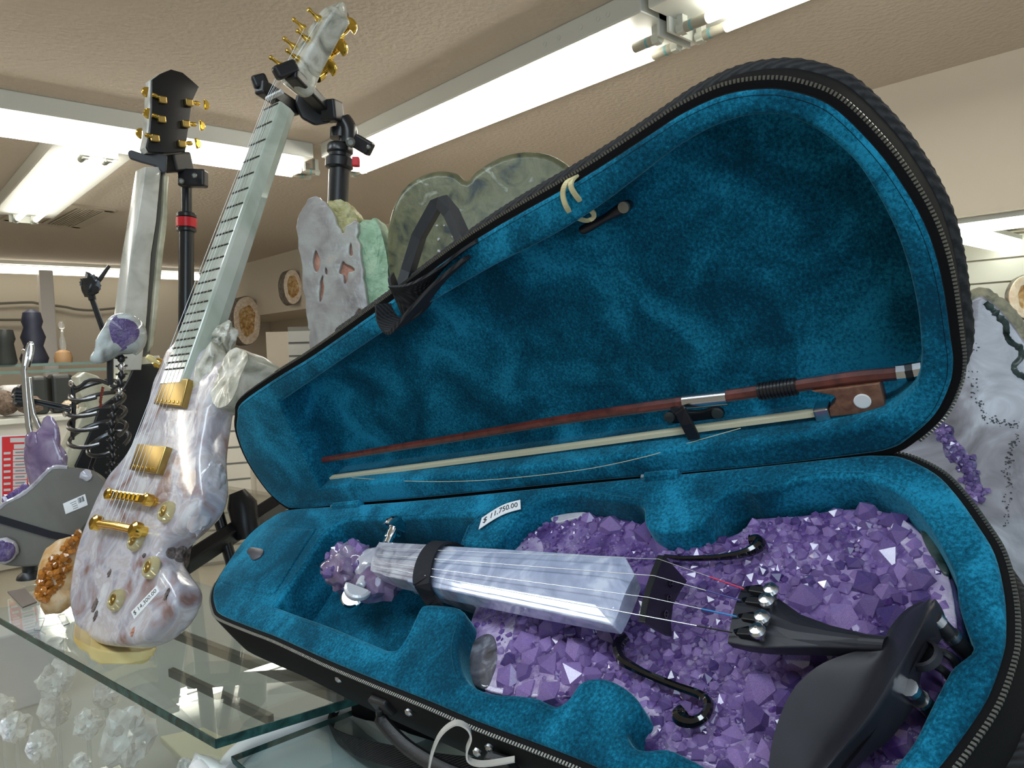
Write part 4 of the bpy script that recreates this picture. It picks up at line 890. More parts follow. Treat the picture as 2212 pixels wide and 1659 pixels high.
fhole([(1436,1201),(1470,1206),(1506,1206),(1540,1205),(1568,1202),(1600,1197),(1625,1188),(1642,1176),(1636,1166),(1620,1166)], [.0014,.002,.0022,.0022,.0024,.003,.0038,.0042,.004,.003], [-.010] * 10)
# chin rest: cup, ridge and clamp
cs = [  # left edge, foot of the ridge, ridge crest, far edge, with heights
    ((1990,1298), (2003,1296), (2015,1297), (2030,1306), (.013, .017, .018, .012)), ((1955,1318), (1975,1318), (2005,1318), (2040,1330), (.010, .018, .024, .010)),
    ((1925,1352), (1948,1355), (1988,1352), (2030,1362), (.010, .016, .027, .010)), ((1895,1395), (1920,1398), (1968,1392), (1998,1402), (.010, .012, .028, .010)),
    ((1830,1412), (1898,1428), (1950,1424), (1984,1440), (.009, .008, .028, .008)), ((1765,1440), (1875,1468), (1925,1464), (1972,1500), (.008, .006, .027, .006)),
    ((1712,1492), (1850,1515), (1900,1508), (1945,1545), (.008, .005, .026, .004)), ((1678,1566), (1818,1562), (1868,1556), (1912,1585), (.008, .005, .024, .004)),
    ((1662,1640), (1785,1610), (1832,1603), (1868,1620), (.008, .006, .022, .004)), ((1664,1720), (1750,1665), (1790,1655), (1822,1662), (.008, .007, .018, .004)),
    ((1690,1770), (1725,1720), (1748,1705), (1765,1710), (.008, .008, .013, .006))]
rings = []
for a_, b_, c_, d_, hs in cs:
    A, B, C_, D = [nb(*p, h_) for p, h_ in zip((a_, b_, c_, d_), hs)]
    topc = spline([A, A.lerp(B, .4) - BASE.n * .001, B, B.lerp(C_, .55) + BASE.n * .001, C_, C_.lerp(D, .5) + BASE.n * .003, D], 3, False)
    und = [D - BASE.n * .006, C_ - BASE.n * .012, B - BASE.n * .006, A - BASE.n * .005]
    rings.append(topc + und)
# smooth lengthwise
R2 = []
for i in range(len(rings) - 1):
    for k in range(4):
        t_ = k / 4; p0 = rings[max(i - 1, 0)]; p1 = rings[i]; p2 = rings[i + 1]; p3 = rings[min(i + 2, len(rings) - 1)]
        R2.append([0.5 * ((2 * b) + (-a + c) * t_ + (2 * a - 5 * b + 4 * c - d) * t_ * t_ + (-a + 3 * b - 3 * c + d) * t_ ** 3) for a, b, c, d in zip(p0, p1, p2, p3)])
R2.append(rings[-1])
chin = MB().loft(R2, True, True, True).build('chin_rest', M['ebony'], vio, 'matt black chin rest')
MB().lathe(nb(1998, 1420, .010), BASE.n - BASE.u * .25, [(.009, 0), (.0085, .004), (.0068, .0045), (.0064, .001)], 18).build('clamp_eye', M['ebony'], chin)
MB().lathe(nb(1998, 1420, .0105), BASE.n - BASE.u * .25, [(.0064, 0), (.0064, .001)], 18).build('eye_hollow', M['gloss_black'], chin)
for a_, b_ in (((2019, 1336), (2098, 1420)), ((1964, 1486), (2014, 1540))):
    a, b = nb(*a_, .014), nb(*b_, -.012)
    cl_ = MB().tube([a.lerp(b, .12), a.lerp(b, .42)], .0042, 10).build('clamp_barrel', M['blackmetal'], chin)
    for s0, s1, r_ in ((-.02, .13, .0046), (.42, .52, .0050)): MB().tube([a.lerp(b, s0), a.lerp(b, s1)], r_, 10).build('collar', M['steel'], cl_)
    MB().tube([a.lerp(b, .5), a.lerp(b, 1.0)], .0046, 10).build('barrel_end', M['blackmetal'], cl_)
for pp in (((2008, 1404), (2035, 1408), (2058, 1424), (2066, 1440)), ((2003, 1432), (2025, 1440), (2045, 1455), (2052, 1466))):
    MB().tube(spline([nb(*p, .004 - .004 * i) for i, p in enumerate(pp)], 4, False), .0022, 8).build('tail_gut', M['blackmetal'], vio)

# ------------------------------------------------------------------ bow in the lid
def lb(px, py, h=.018): return LID.p(px, py, h)
bow = thing('violin_bow', 'reddish wood violin bow clipped inside the open lid', 'violin bow', lb(1300, 930, .02))
sk_ = spline([lb(660, 1000), lb(800, 976), lb(1000, 943), lb(1200, 909), lb(1350, 886), lb(1480, 868), lb(1640, 845), lb(1725, 833), lb(1840, 816), lb(1938, 807)], 4, False)
MB().tube(sk_, [.0036 + .0012 * min(1, i / 20) for i in range(len(sk_))], 8).build('stick', M['bowwood'], bow)
MB().tube([lb(1478, 868), lb(1572, 858)], .0062, 12).build('silver_wrap', M['steel'], bow)
gp = MB()
a, b = lb(1640, 846), lb(1722, 834)
for k in range(11): gp.tube([a.lerp(b, k / 11), a.lerp(b, (k + .75) / 11)], .0068, 10)
gp.tube([a, b], .0060, 10); gp.build('thumb_grip', M['black'], bow)
for q0, q1, m_ in (((1938, 807), (1958, 805), 'steel'), ((1958, 805), (1975, 802), 'black'), ((1975, 802), (1993, 799), 'steel')): MB().tube([lb(*q0), lb(*q1)], .0062, 8).build('screw_button', M[m_], bow)
hr = [lb(684, 1036), lb(900, 1008), lb(1200, 968), lb(1480, 929), lb(1770, 890)]
MB().ribbon(hr, LID.n, .0034, .0019).build('bow_hair', M['horsehair'], bow)
fg = [(1754,846),(1830,837),(1900,828),(1908,860),(1914,886),(1870,893),(1794,901),(1791,884),(1802,874),(1806,862),(1800,855),(1790,853)]
fro = slab('frog', [[LID.uv(x, y, .012) for x, y in fg]], LID, .026, .012, .0008, M['frogwood'], bow)
MB().lathe(lb(1863, 866, .0122), -LID.n, [(.0058, 0), (.0058, .0007), (.005, .0010)], 20).build('pearl_eye', M['pearl'], fro)
MB().bar(lb(1762, 891), lb(1795, 886), LID.n, .0068, .0056).build('ferrule', M['steel'], fro, bevel=.0015)
lo_h = spline([lb(760, 1032, .010), lb(900, 1040, -.004), lb(1050, 1037, -.005), lb(1250, 1016, -.005), lb(1400, 985, -.004), lb(1470, 962, .004), lb(1600, 925, .012)], 6, False)
MB().tube(lo_h, .0003, 4).build('loose_hair', M['horsehair'], bow)

# ------------------------------------------------------------------ glass top of the display case, its inside, and the lower table
G = -.375; GZ = CAMZ + G
C0 = onz(466, 1597, G); e1 = onz(0, 1335, G) - C0; e2 = onz(750, 1510, G) - C0
d1 = e1.normalized(); d2 = e2.normalized()
P = [C0, C0 + e2 * 6.2, C0 + e2 * 6.2 + e1 * 3.2, C0 + e1 * 3.2]
gt = thing('glass_counter', 'thick glass counter top with green edges under the stone guitar', 'glass counter', C0)
th = .0095
mb = MB().add(P + [p - V((0, 0, th)) for p in P], [(0, 1, 2, 3), (7, 6, 5, 4)]); mb.build('pane', M['pane'], gt)
def edge(a, b, name):
    d = (b - a).normalized(); n_ = V((d.y, -d.x, 0)); MB().box((a + b) / 2 - V((0, 0, th / 2)), d * (b - a).length / 2, n_ * .0006, (0, 0, th / 2)).build(name, M['paneedge'], gt)
edge(P[0], P[1], 'front_edge'); edge(P[3], P[0], 'side_edge')
inn = C0 + d1 * .03 + d2 * .03
dc = thing('display_case', 'glass fronted display case below the glass top', 'display case', V((inn.x + .3, inn.y + .4, 0)))
zs_ = CAMZ - .70
sd_ = [C0 + e2 * .05 + e1 * .02, C0 + e2 * .05 + e1 * 3.1]; MB().prism([sd_[0] - V((0, 0, th)), sd_[1] - V((0, 0, th)), sd_[1] - V((0, 0, .9)), sd_[0] - V((0, 0, .9))], d2 * .004).build('side_pane', M['pane'], dc)
q = [C0 + e2 * 6.2 * a + e1 * 3.2 * b for a, b in ((.01, .01), (1, .01), (1, 1), (.01, 1))]
MB().prism([V((p.x, p.y, zs_)) for p in q], (0, 0, -.012)).build('shelf', M['caseshelf'], dc)
MB().prism([V((p.x, p.y, .06)) for p in q], (0, 0, .02)).build('bottom', M['cream'], dc)
for a, b, hgt, w_ in (((383, 1370), (735, 1506), -.392, .008), ((394, 1463), (586, 1554), -.45, .006)):
    A, B_ = onz(*a, hgt), onz(*b, hgt); A = A + (A - B_) * .15
    MB().bar(A, B_, (0, 0, 1), .006, w_ * .7).build('frame_rail', M['railbrown'], dc, bevel=.001)
for p in (q[1], q[3]):
    MB().box(V((p.x, p.y, .53)), (.010, 0, 0), (0, .010, 0), (0, 0, .52)).build('corner_post', M['steel'], dc, bevel=.002)
rs = onz(62, 1528, -.70); rz = W(62, 1340, (rs - CAM).dot(V((RX.z, RY.z, RZ.z)))).z - .02; o = MB().box((rs.x, rs.y + .05, (rz + zs_) / 2), (.07, 0, 0), (0, .05, 0), (0, 0, (rz - zs_) / 2)).build('riser', M['riser'], bevel=.004); setp(o, 'white display riser under the left part of the glass top', 'riser')
# quartz clusters on clear acrylic holders under the glass
qmesh = [raw_mesh('crystal', *crystal_mesh('q', None, h_, sd_, 6), M['clear']) for h_, sd_ in ((2.2, 11), (1.7, 12), (2.8, 13))]
QL = [((119, 1532), 38, 'round clear quartz cluster on a tall acrylic holder under the glass'), ((275, 1590), 62, 'largest clear quartz cluster, at the centre of the shelf under the glass'), ((190, 1562), 32, 'narrow upright quartz cluster left of the largest one'),
      ((228, 1500), 30, 'spiky quartz cluster behind the largest one'), ((88, 1612), 32, 'knobbly quartz cluster below the round one'), ((34, 1570), 32, 'pale quartz cluster near the left photo edge'), ((174, 1652), 24, 'quartz cluster cut by the bottom photo edge'),
      ((4, 1530), 28, 'small quartz cluster cut by the left photo edge'), ((120, 1468), 40, 'broad quartz cluster under the glass below the orange citrine'), ((398, 1655), 18, 'small quartz cluster below the glass corner')]
for k, ((x, y), rp, lab) in enumerate(QL):
    hc = -.56 if k != 8 else -.50
    c = onz(x, y, hc); r = rp / F * (c - CAM).dot(V((RX.z, RY.z, RZ.z)))
    fr = facing(c, to_cam(c, lift=.4)); t = thing('quartz_cluster', lab, 'quartz', c, 'quartz clusters under the glass')
    MB().rock(c, fr.u * r * .85, fr.v * r * .95, fr.n * r * .5, 20 + k, .35, 1.7, 3, True).build('matrix', M['clear'], t)
    ms = {}
    for j in range(14):
        a_ = rnd.uniform(0, 6.28); d = fr.u * math.cos(a_) + fr.v * math.sin(a_) + fr.n * rnd.uniform(.2, 1.4)
        pos = c + fr.u * math.cos(a_) * r * .55 * rnd.uniform(.2, 1) + fr.v * math.sin(a_) * r * .65 * rnd.uniform(.2, 1) + fr.n * r * .3
        ms.setdefault(j % 3, []).append(aim_matrix(pos, d, r * rnd.uniform(.10, .22), a_))
    for j, mm in ms.items(): pieces('crystal', qmesh[j], mm, t)
    if True:
        hz = c.z - zs_; hs = thing('acrylic_holder', 'clear acrylic holder carrying the ' + lab.split(',')[0].split(' on a')[0].split(' under')[0].split(' below')[0].split(' near')[0], 'holder', V((c.x, c.y, zs_)), 'acrylic holders under the glass')
        b0 = c - fr.n * r * .4
        MB().box(V((b0.x, b0.y, zs_ + .003)), (.016, 0, 0), (0, .016, 0), (0, 0, .003)).build('foot', M['acrylic'], hs, bevel=.001)
        MB().tube([V((b0.x, b0.y, zs_ + .004)), V((b0.x, b0.y, c.z - r * .5))], .003, 8).build('rod', M['acrylic'], hs)
        MB().tube([V((b0.x, b0.y, c.z - r * .5)) + fr.u * r * .5 + fr.n * r * .9, V((b0.x, b0.y, c.z - r * .8)), V((b0.x, b0.y, c.z - r * .5)) - fr.u * r * .5 + fr.n * r * .9], .0025, 8).build('prongs', M['acrylic'], hs)
o = MB().prism([onz(x, y, -.66) for x, y in ((345, 1590), (440, 1570), (520, 1610), (500, 1640), (398, 1640))], (0, 0, -.012)).build('tray', M['tangreen'], bevel=.002); setp(o, 'yellow-green tray below the corner of the glass top', 'tray')
# lower table with white rolled rim and its own glass plate
TB = -.425
rim = [onz(x, y, TB) for x, y in ((470, 1720), (482, 1675), (505, 1640), (540, 1612), (600, 1584), (680, 1556), (757, 1531))]; rim += [V((C0.x, C0.y, CAMZ + TB)) + e2 * t_ - d1 * .022 for t_ in (1.3, 2.0)]
last = rim[-1]; tt = thing('display_table', 'lower table with white rounded rim below the violin case', 'table', V((.7, .2, 0)))
poly = spline(rim, 5, False) + [V((1.6, last.y - .16, CAMZ + TB)), V((1.6, -1.2, CAMZ + TB)), V((rim[0].x, -1.2, CAMZ + TB))]
MB().prism([p - V((0, 0, .004)) for p in poly], (0, 0, -.03)).build('top', M['tabletop'], tt)
MB().tube(spline([rim[0] - V((0, .9, 0))] + rim + [rim[-1] + (rim[-1] - rim[-2]) * 4], 5, False), .011, 10).build('rim', M['tablewhite'], tt)
for x, y in ((.5, .3), (1.4, .3), (.5, -.8), (1.4, -.8)): MB().tube([(x, y, 0), (x, y, CAMZ + TB - .03)], .025, 10).build('leg', M['steel'], tt)
pc = onz(500, 1634, -.412); pe = onz(757, 1536, -.412); pd = pe - pc
PP = [pc, pc + pd * 7, V((1.6, -.9, pc.z)), V((pc.x + .08, -.9, pc.z))]
gp2 = thing('glass_plate', 'thin glass plate lying on the lower table', 'glass plate', pc)
MB().add(PP + [p - V((0, 0, .006)) for p in PP], [(0, 1, 2, 3), (7, 6, 5, 4)]).build('pane', M['shelfpane'], gp2)
for a, b in ((PP[0], PP[1]), (PP[3], PP[0])):
    d = (b - a).normalized(); n_ = V((d.y, -d.x, 0)); MB().box((a + b) / 2 - V((0, 0, .003)), d * (b - a).length / 2, n_ * .0005, (0, 0, .003)).build('edge', M['paneedge'], gp2)
# clear curled plastic strip in front of the case
cs_ = spline([W(923, 1700, .455), W(930, 1640, .455), W(950, 1588, .455), W(982, 1562, .455), W(1008, 1570, .455), W(1017, 1592, .455), W(1008, 1622, .455), W(1014, 1642, .455), W(1045, 1650, .452), W(1112, 1640, .45)], 6, False)
o = MB().ribbon(cs_, (W(1000, 1600, .5) - CAM).normalized() * .75 + V((0, 0, .5)), .0022, .0006).build('plastic_strip', M['clearstrip']); setp(o, 'clear curled plastic strip in front of the case handle', 'strip')

# ------------------------------------------------------------------ stone guitar
S_ = .628
gtr = thing('stone_guitar', 'carved pale lilac agate electric guitar with gold hardware leaning on a stand', 'guitar', GT.w(0, -.28, -.03))
gb_px = [(383,716),(372,735),(356,752),(346,774),(336,800),(324,828),(309,889),(293,930),(271,973),(250,1000),(231,1022),(206,1069),(187,1113),(168,1162),(155,1208),(146,1262),(144,1303),(152,1343),(170,1372),(203,1390),(255,1395),(300,1382),(338,1352),(362,1318),(374,1285),(372,1258),(352,1228),(338,1203),(342,1180),(372,1150),(410,1112),(428,1078),(436,1038),(434,985),(438,940),(445,900),(452,866),(470,842),(495,822),(505,800),(500,780),(485,772),(464,778),(448,800),(440,790),(436,760),(433,720),(410,700)]
HG = -.012
slab('body', [outline(gb_px, GT, 3, HG)], GT, -.055, HG, .012, M['guitarstone'], gtr, res=5)
rough([(455,818),(470,785),(492,752),(510,748),(528,758),(530,775),(516,806),(505,840),(488,872),(462,880),(448,850)], GT, -.052, -.004, 'horn', M['headstone'], gtr, 'grey-green cut horn', 5, .0025)
MB().rock(GT.p(482, 735, -.034), GT.u * .018, GT.v * .026, GT.n * .016, 6, .3, 1.8, 4).build('neck_heel_lump', M['headstone'], gtr)
MB().rock(GT.p(455, 800, -.026), GT.u * .020, GT.v * .045, GT.n * .020, 8, .25, 1.8, 3).build('neck_heel_lump', M['headstone'], gtr)
MB().rock(GT.p(372, 1205, -.040), GT.u * .016, GT.v * .050, GT.n * .020, 9, .3, 2.0, 4).build('rough_cavity', M['cliff'], gtr, 'dark rough hollow at the waist')
MB().rock(GT.p(446, 1075, -.030), GT.u * .012, GT.v * .045, GT.n * .018, 14, .16, 2.2, 4).build('rough_edge', M['guitarstone'], gtr)
for k, (x, y, a_, b_) in enumerate(((205, 1308, .008, .012), (207, 1330, .005, .009), (287, 1365, .004, .007), (360, 1285, .005, .010), (440, 1080, .006, .011), (237, 1238, .005, .007), (493, 855, .003, .020), (312, 1200, .005, .004))):
    MB().rock(GT.p(x, y, HG - (0 if x < 380 else .01)), GT.u * a_ * .7, GT.v * b_ * .7, GT.n * .0018, 30 + k, .6, 2.5, 3).build('pit', M['cliff'] if k != 2 else M['salmon'], gtr)
# neck block
rings = []
for d_ in (S_ + .004, .55, .45, .35, .25, .155):
    t_ = (S_ - d_) / S_; hw = .0225 + .0105 * t_; D = .036 + .014 * t_
    rings.append([GT.w(hw * x, d_, y * D - .0012) for x, y in ((-1, 0), (1, 0), (1.06, -.12), (1.06, -.55), (.85, -.88), (.4, -1), (-.4, -1), (-.85, -.88), (-1.05, -.5), (-1.05, -.1))])
MB().loft(rings, True, True, True, False).build('neck', M['neckstone'], gtr, bevel=.0015)
for k in range(23):
    d_ = S_ * 2 ** (-k / 12.0); t_ = 1 - d_ / S_; hw = .0208 + .0102 * t_
    MB().tube([GT.w(-hw, d_, -.0006), GT.w(hw, d_, -.0006)], .00125, 6).build('fret', M['wire'], gtr)
MB().box(GT.w(0, S_ + .022, .000), GT.u * .0215, GT.v * .0025, GT.n * .0035).build('nut', M['pearl'], gtr, bevel=.0008)
# headstock
hp = [(603,172),(612,146),(622,128),(637,102),(655,75),(676,44),(694,20),(708,9),(722,12),(716,26),(700,50),(680,86),(663,118),(650,146),(640,172),(622,184)]
slab('headstock', [outline(hp, GT, 3, -.004)], GT, -.040, -.004, .007, M['headstone'], gtr, res=4)
MB().rock(GT.p(724, 40, -.036), GT.u * .022, GT.v * .030, GT.n * .016, 4, .3, 1.8, 3).build('headstock_tip', M['headstone'], gtr)
MB().rock(GT.p(739, 42, -.052), GT.u * .008, GT.v * .020, GT.n * .010, 5, .3, 1.8, 3).build('headstock_crust', M['cliff'], gtr, 'dark rough crust on the headstock edge')
posts = [(690, 42), (657, 62), (666, 87), (637, 103), (644, 129), (608, 143)]
for x, y in posts:
    c = GT.p(x, y, -.004)
    MB().lathe(c, GT.n, [(.0062, 0), (.0062, .003), (.0042, .006), (.0028, .012), (.0026, .018), (.0038, .019), (.0038, .023), (.002, .024)], 12).build('string_post', M['gold'], gtr)
for (x, y), (bx, by) in (((731, 77), (752, 58)), ((709, 120), (732, 104)), ((690, 162), (708, 148))):
    a, b = GT.p(x, y, -.056), GT.p(bx, by, -.058)
    hs_ = MB().tube([GT.p(x - 6, y + 6, -.050), GT.p(x + 5, y - 2, -.056)], .0088, 10).build('tuner_gear', M['gold'], gtr)
    tuner(a, b, (CAM - b) + GT.v * .4, .0150, 'tuning_machine', 'gold', gtr, 1.3)
# pickups with pole screws
for quad in (((352, 817), (406, 818), (390, 878), (331, 872)), ((297, 958), (358, 964), (337, 1023), (278, 1014))):
    pk = slab('pickup', [[GT.uv(x, y, -.002) for x, y in quad]], GT, -.014, -.002, .0016, M['goldbrushed'], gtr)
    A, B_ = GT.p(*quad[3], -.002), GT.p(*quad[2], -.002); C_ = GT.p(*quad[0], -.002)
    for k in range(6): MB().lathe(A.lerp(B_, .14 + .145 * k).lerp(C_ + (B_ - A) * (.14 + .145 * k), .14), GT.n, [(.0024, 0), (.0022, .0008), (.0012, .0010)], 8).build('pole_screw', M['gold'], pk)
# bridge, tailpiece
A, B_ = GT.p(240, 1068, -.002), GT.p(321, 1080, -.002); ax = (B_ - A).normalized()
bg = MB().bar(A, B_, GT.v, .0062, .005).build('bridge', M['gold'], gtr, bevel=.0015)
for s_ in (.0, 1.0): MB().lathe(A.lerp(B_, s_) - GT.n * .010, GT.n, [(.006, 0), (.006, .004), (.008, .006), (.008, .016), (.005, .018)], 14).build('bridge_post', M['gold'], bg)
for k in range(6): MB().bar(A.lerp(B_, .2 + .11 * k) + GT.n * .0045, A.lerp(B_, .26 + .11 * k) + GT.n * .0045, GT.v, .004, .0025).build('saddle', M['gold'], bg, bevel=.0006)
A2, B2 = GT.p(211, 1130, -.002), GT.p(300, 1146, -.002)
tpk = MB().tube([A2, A2.lerp(B2, .5) + GT.v * .001, B2], .0082, 12, squash=.75).build('tailpiece', M['gold'], gtr)
for s_ in (.02, .98): MB().lathe(A2.lerp(B2, s_) - GT.n * .010, GT.n, [(.007, 0), (.007, .006), (.0105, .008), (.0105, .017), (.006, .020)], 14).build('tailpiece_post', M['gold'], tpk)
for k in range(6):
    s_ = .14 + .115 * k; fx = -.82 + 1.64 * k / 5
    pa = A2.lerp(B2, s_) + GT.n * .004; pb_ = A.lerp(B_, .18 + .115 * k) + GT.n * .006
    nu = GT.w(fx * .0185, S_ + .022, .0038); po = posts[(5, 3, 1, 0, 2, 4)[k]]; pc_ = GT.p(*po, .012)
    MB().tube([pa, pb_, nu, pc_], .00042 - .00003 * k, 5).build('string', M['guitar_string'], gtr)
for x, y in ((365, 1107), (299, 1169), (332, 1227), (257, 1297)):
    kb = MB().lathe(GT.p(x, y, HG), GT.n, [(.0140, 0), (.0142, .003), (.0132, .006), (.0118, .0085), (.0104, .0085), (.0098, .0078), (.001, .0078)], 24).build('control_knob', M['knob'], gtr)
    MB().lathe(GT.p(x, y, HG) + GT.n * .0079, GT.n, [(.0072, 0), (.0072, .0007), (.0060, .0009), (.0054, .0003), (.0032, .0004), (.0022, .0016), (.0002, .0018)], 16).build('knob_cap', M['goldbrushed'], kb)
sw = MB().lathe(GT.p(345, 786, -.014), GT.n, [(.0078, 0), (.0078, .005), (.006, .007), (.004, .008), (.004, .010)], 16).build('toggle_switch', M['gold'], gtr)
MB().lathe(GT.p(345, 786, -.006), GT.n * .9 + GT.v * .15, [(.002, 0), (.002, .006), (.0042, .009), (.0046, .016), (.0034, .021), (.001, .022)], 14).build('switch_tip', M['yellowbase'], sw)
# price strip on the guitar
lq = [GT.uv(x, y, HG) for x, y in ((291, 1338), (345, 1278), (339, 1265), (284, 1322))]
pg = thing('price_tag', 'white price strip reading $ 14,300.00 on the stone guitar', 'price tag', GT.p(315, 1300, HG))
slab('paper_strip', [lq], GT, HG - .0002, HG + .0008, .0002, M['paper'], pg)
Q = [V((*p, 0)) for p in lq]
def lin_text(s, par, Q, fr, h, m, pad=(.06, .88, .22, .56)):
    cu = bpy.data.curves.new('printed_price', 'FONT'); cu.body = s; cu.size = 1
    t = bpy.data.objects.new('tmp', cu); me = bpy.data.meshes.new_from_object(t); bpy.data.objects.remove(t)
    xs = [v.co.x for v in me.vertices]; ys = [v.co.y for v in me.vertices]; org = V(root_of(par).location)
    for v in me.vertices:
        s_ = pad[0] + pad[1] * (v.co.x - min(xs)) / (max(xs) - min(xs)); t_ = pad[2] + pad[3] * (v.co.y - min(ys)) / (max(ys) - min(ys))
        p = Q[0].lerp(Q[1], s_).lerp(Q[3].lerp(Q[2], s_), t_); v.co = fr.w(p.x, p.y, h) - org
    me.materials.clear(); me.materials.append(m); o = bpy.data.objects.new('printed_price', me); col.objects.link(o); o.parent = par
lin_text('$ 14,300.00', pg, Q, GT, HG + .0010, M['ink'])
# wavy yellow onyx base under the guitar
b0 = onz(262, 1436, G); fb = facing(b0, to_cam(b0)); yb = [(158,1372),(172,1384),(195,1397),(217,1404),(255,1409),(300,1408),(325,1403),(336,1396),(340,1404),(332,1410),(334,1417),(324,1420),(322,1428),(307,1436),(217,1436),(196,1424),(190,1412),(172,1402),(160,1388)]
o = MB().prism([fb.p(x, y) for x, y in yb], -fb.n * .05 ).build('onyx_base', M['yellowbase'], bevel=.002); setp(o, 'wavy cream yellow onyx base under the stone guitar', 'base')

# ------------------------------------------------------------------ guitar stand with neck yoke
sd1 = thing('guitar_stand', 'black guitar stand whose yoke holds the stone guitar neck', 'guitar stand', V((W(735, 300, 1.28).x, W(735, 300, 1.28).y, GZ)))
vz = V((0, 0, 1)); rgt = V((RX.x, RY.x, 0)).normalized()
def capsule_block(a, b, wdir, hw, ht, name, m, par, bev=.004): return MB().bar(a, b, wdir, hw, ht).build(name, m, par, bevel=bev, bevseg=3)
arm = capsule_block(W(627, 158, 1.15), W(702, 236, 1.25), vz, .009, .012, 'yoke_arm', M['black'], sd1)
capsule_block(W(593, 160, 1.135), W(640, 142, 1.155), vz, .0105, .008, 'arm_pad', M['black'], arm, .005)
arm2 = capsule_block(W(559, 186, 1.19), W(640, 238, 1.27), vz, .012, .010, 'yoke_arm', M['black'], sd1)
capsule_block(W(545, 180, 1.19), W(577, 172, 1.20), vz, .0105, .008, 'arm_pad', M['black'], arm2, .005)
MB().prism([W(x, y, 1.25) for x, y in ((636, 225), (640, 205), (660, 185), (700, 220), (728, 224), (731, 243), (712, 266), (680, 272), (650, 256))], (W(660, 230, 1.3) - W(660, 230, 1.25)) * .45).build('yoke_plate', M['black'], sd1, bevel=.004)
capsule_block(W(707, 236, 1.235), W(727, 244, 1.27), vz, .017, .014, 'yoke_joint', M['black'], sd1)
MB().tube(spline([W(727, 252, 1.275), W(741, 262, 1.275), W(752, 282, 1.275), W(752, 312, 1.275)], 4, False), [.009] * 4 + [.016] * 9, 12).build('neck_bend', M['blackmetal'], sd1)
cz = 1.28; tp_ = W(737, 280, cz); bt_ = V((tp_.x, tp_.y, GZ + .05))
dv = (W(730, 430, cz) - W(737, 285, cz)).normalized(); Lp = (GZ + .03 - tp_.z) / dv.z
MB().tube([tp_, W(736, 300, cz)], .019, 14).build('head_tube', M['blackmetal'], sd1)
MB().lathe(W(735, 312, cz), dv, [(.020, 0), (.0225, .004), (.0225, .014), (.019, .017), (.019, .022), (.024, .026), (.024, .040), (.020, .043)], 18).build('collar', M['blackmetal'], sd1)
MB().tube([W(734, 340, cz), W(734, 340, cz) + dv * .55], .0175, 14).build('pole', M['blackmetal'], sd1)
cb = capsule_block(W(766, 303, 1.26), W(802, 324, 1.25), vz, .012, .008, 'clamp_lever', M['black'], sd1)
MB().lathe(W(796, 318, 1.24), (CAM - W(796, 318, 1.24)), [(.004, 0), (.004, .004), (.002, .005)], 10).build('bolt', M['zip'], cb)
capsule_block(W(769, 340, 1.25), W(769, 360, 1.25), rgt, .006, .006, 'lock_tab', M['red'], sd1, .002).__setitem__('label', 'red locking tab')
MB().lathe(W(757, 307, 1.245), (CAM - W(757, 307, 1.245)), [(.008, 0), (.008, .004), (.005, .006), (.005, .003)], 14).build('bolt', M['zip'], sd1)
hub = W(734, 340, cz) + dv * .55
lg = MB().bar(hub, W(395, 1222, 1.06), (W(500, 1000, 1) - CAM).cross(V((1, 0, -1))), .017, .010); lg.build('leg', M['black'], sd1, bevel=.003)
fo = W(520, 1290, 1.12); MB().tube([W(452, 1040, 1.12), fo], .009, 10).build('leg', M['blackmetal'], sd1)
MB().tube([W(512, 1062, 1.13), W(523, 1090, 1.13), W(536, 1160, 1.13)], [.012, .022, .018], 12).build('rubber_foot', M['black'], sd1)
MB().tube([hub, V((hub.x + .30, hub.y + .25, GZ + .01))], .010, 10).build('leg', M['blackmetal'], sd1)

# ------------------------------------------------------------------ second guitar seen from behind, on its own stand
o2 = W(365, 250, 1.62); f2 = facing(o2, to_cam(o2, side=.42))
g2 = thing('stone_guitar', 'stone guitar seen from its black back with six gold tuners on a black headstock', 'guitar', W(260, 1000, 1.6))
hb_ = [(328,172),(345,160),(369,150),(394,157),(412,172),(430,188),(422,203),(416,217),(411,245),(407,275),(403,300),(400,328),(362,331),(322,329),(316,318),(322,290),(326,250),(327,210)]
slab('headstock_back', [[f2.uv(x, y) for x, y in hb_]], f2, -.006, .002, .002, M['backblack'], g2, 'black headstock back')
slab('headstock', [[(p[0] - .002, p[1]) for p in [f2.uv(x, y) for x, y in hb_]]], f2, -.034, -.006, .004, M['whiteneck'], g2)
for gx, gy, bx, by in ((352, 214, 319, 200), (350, 256, 322, 246), (336, 297, 306, 289), (409, 220, 441, 226), (402, 266, 432, 271), (394, 309, 423, 310)):
    a, b = f2.p(gx, gy, .010), f2.p(bx, by, .008)
    gr = capsule_block(f2.p(gx - 2, gy - 6, .008), f2.p(gx, gy + 10, .008), f2.u, .0085, .006, 'tuner_gear', M['goldbrushed'], g2, .003)
    tuner(a, b, f2.n, .0115, 'tuning_machine', 'gold', g2, 1.0)
def strip(pts, h0, h1, name, m, lab=None): return slab(name, [[f2.uv(x, y, h1) for x, y in pts]], f2, h0, h1, .003, m, g2, lab)
strip([(314, 360), (350, 360), (347, 383), (338, 480), (327, 550), (318, 680), (306, 800), (262, 800), (267, 677), (283, 550), (297, 470), (308, 400)], -.05, .004, 'neck', M['whiteneck'])
strip([(346, 370), (360, 370), (354, 470), (341, 550), (330, 700), (322, 800), (300, 800), (314, 680), (326, 550), (338, 470)], -.045, -.008, 'neck_groove_shade', M['railbrown'], 'dark brown strip painting the shaded groove of the neck')  # brown strip puts the shadow of the neck groove into colour
strip([(356, 372), (366, 380), (362, 480), (353, 550), (343, 660), (333, 745), (322, 760), (331, 660), (341, 550), (352, 460)], -.03, .003, 'neck', M['edgestone'])
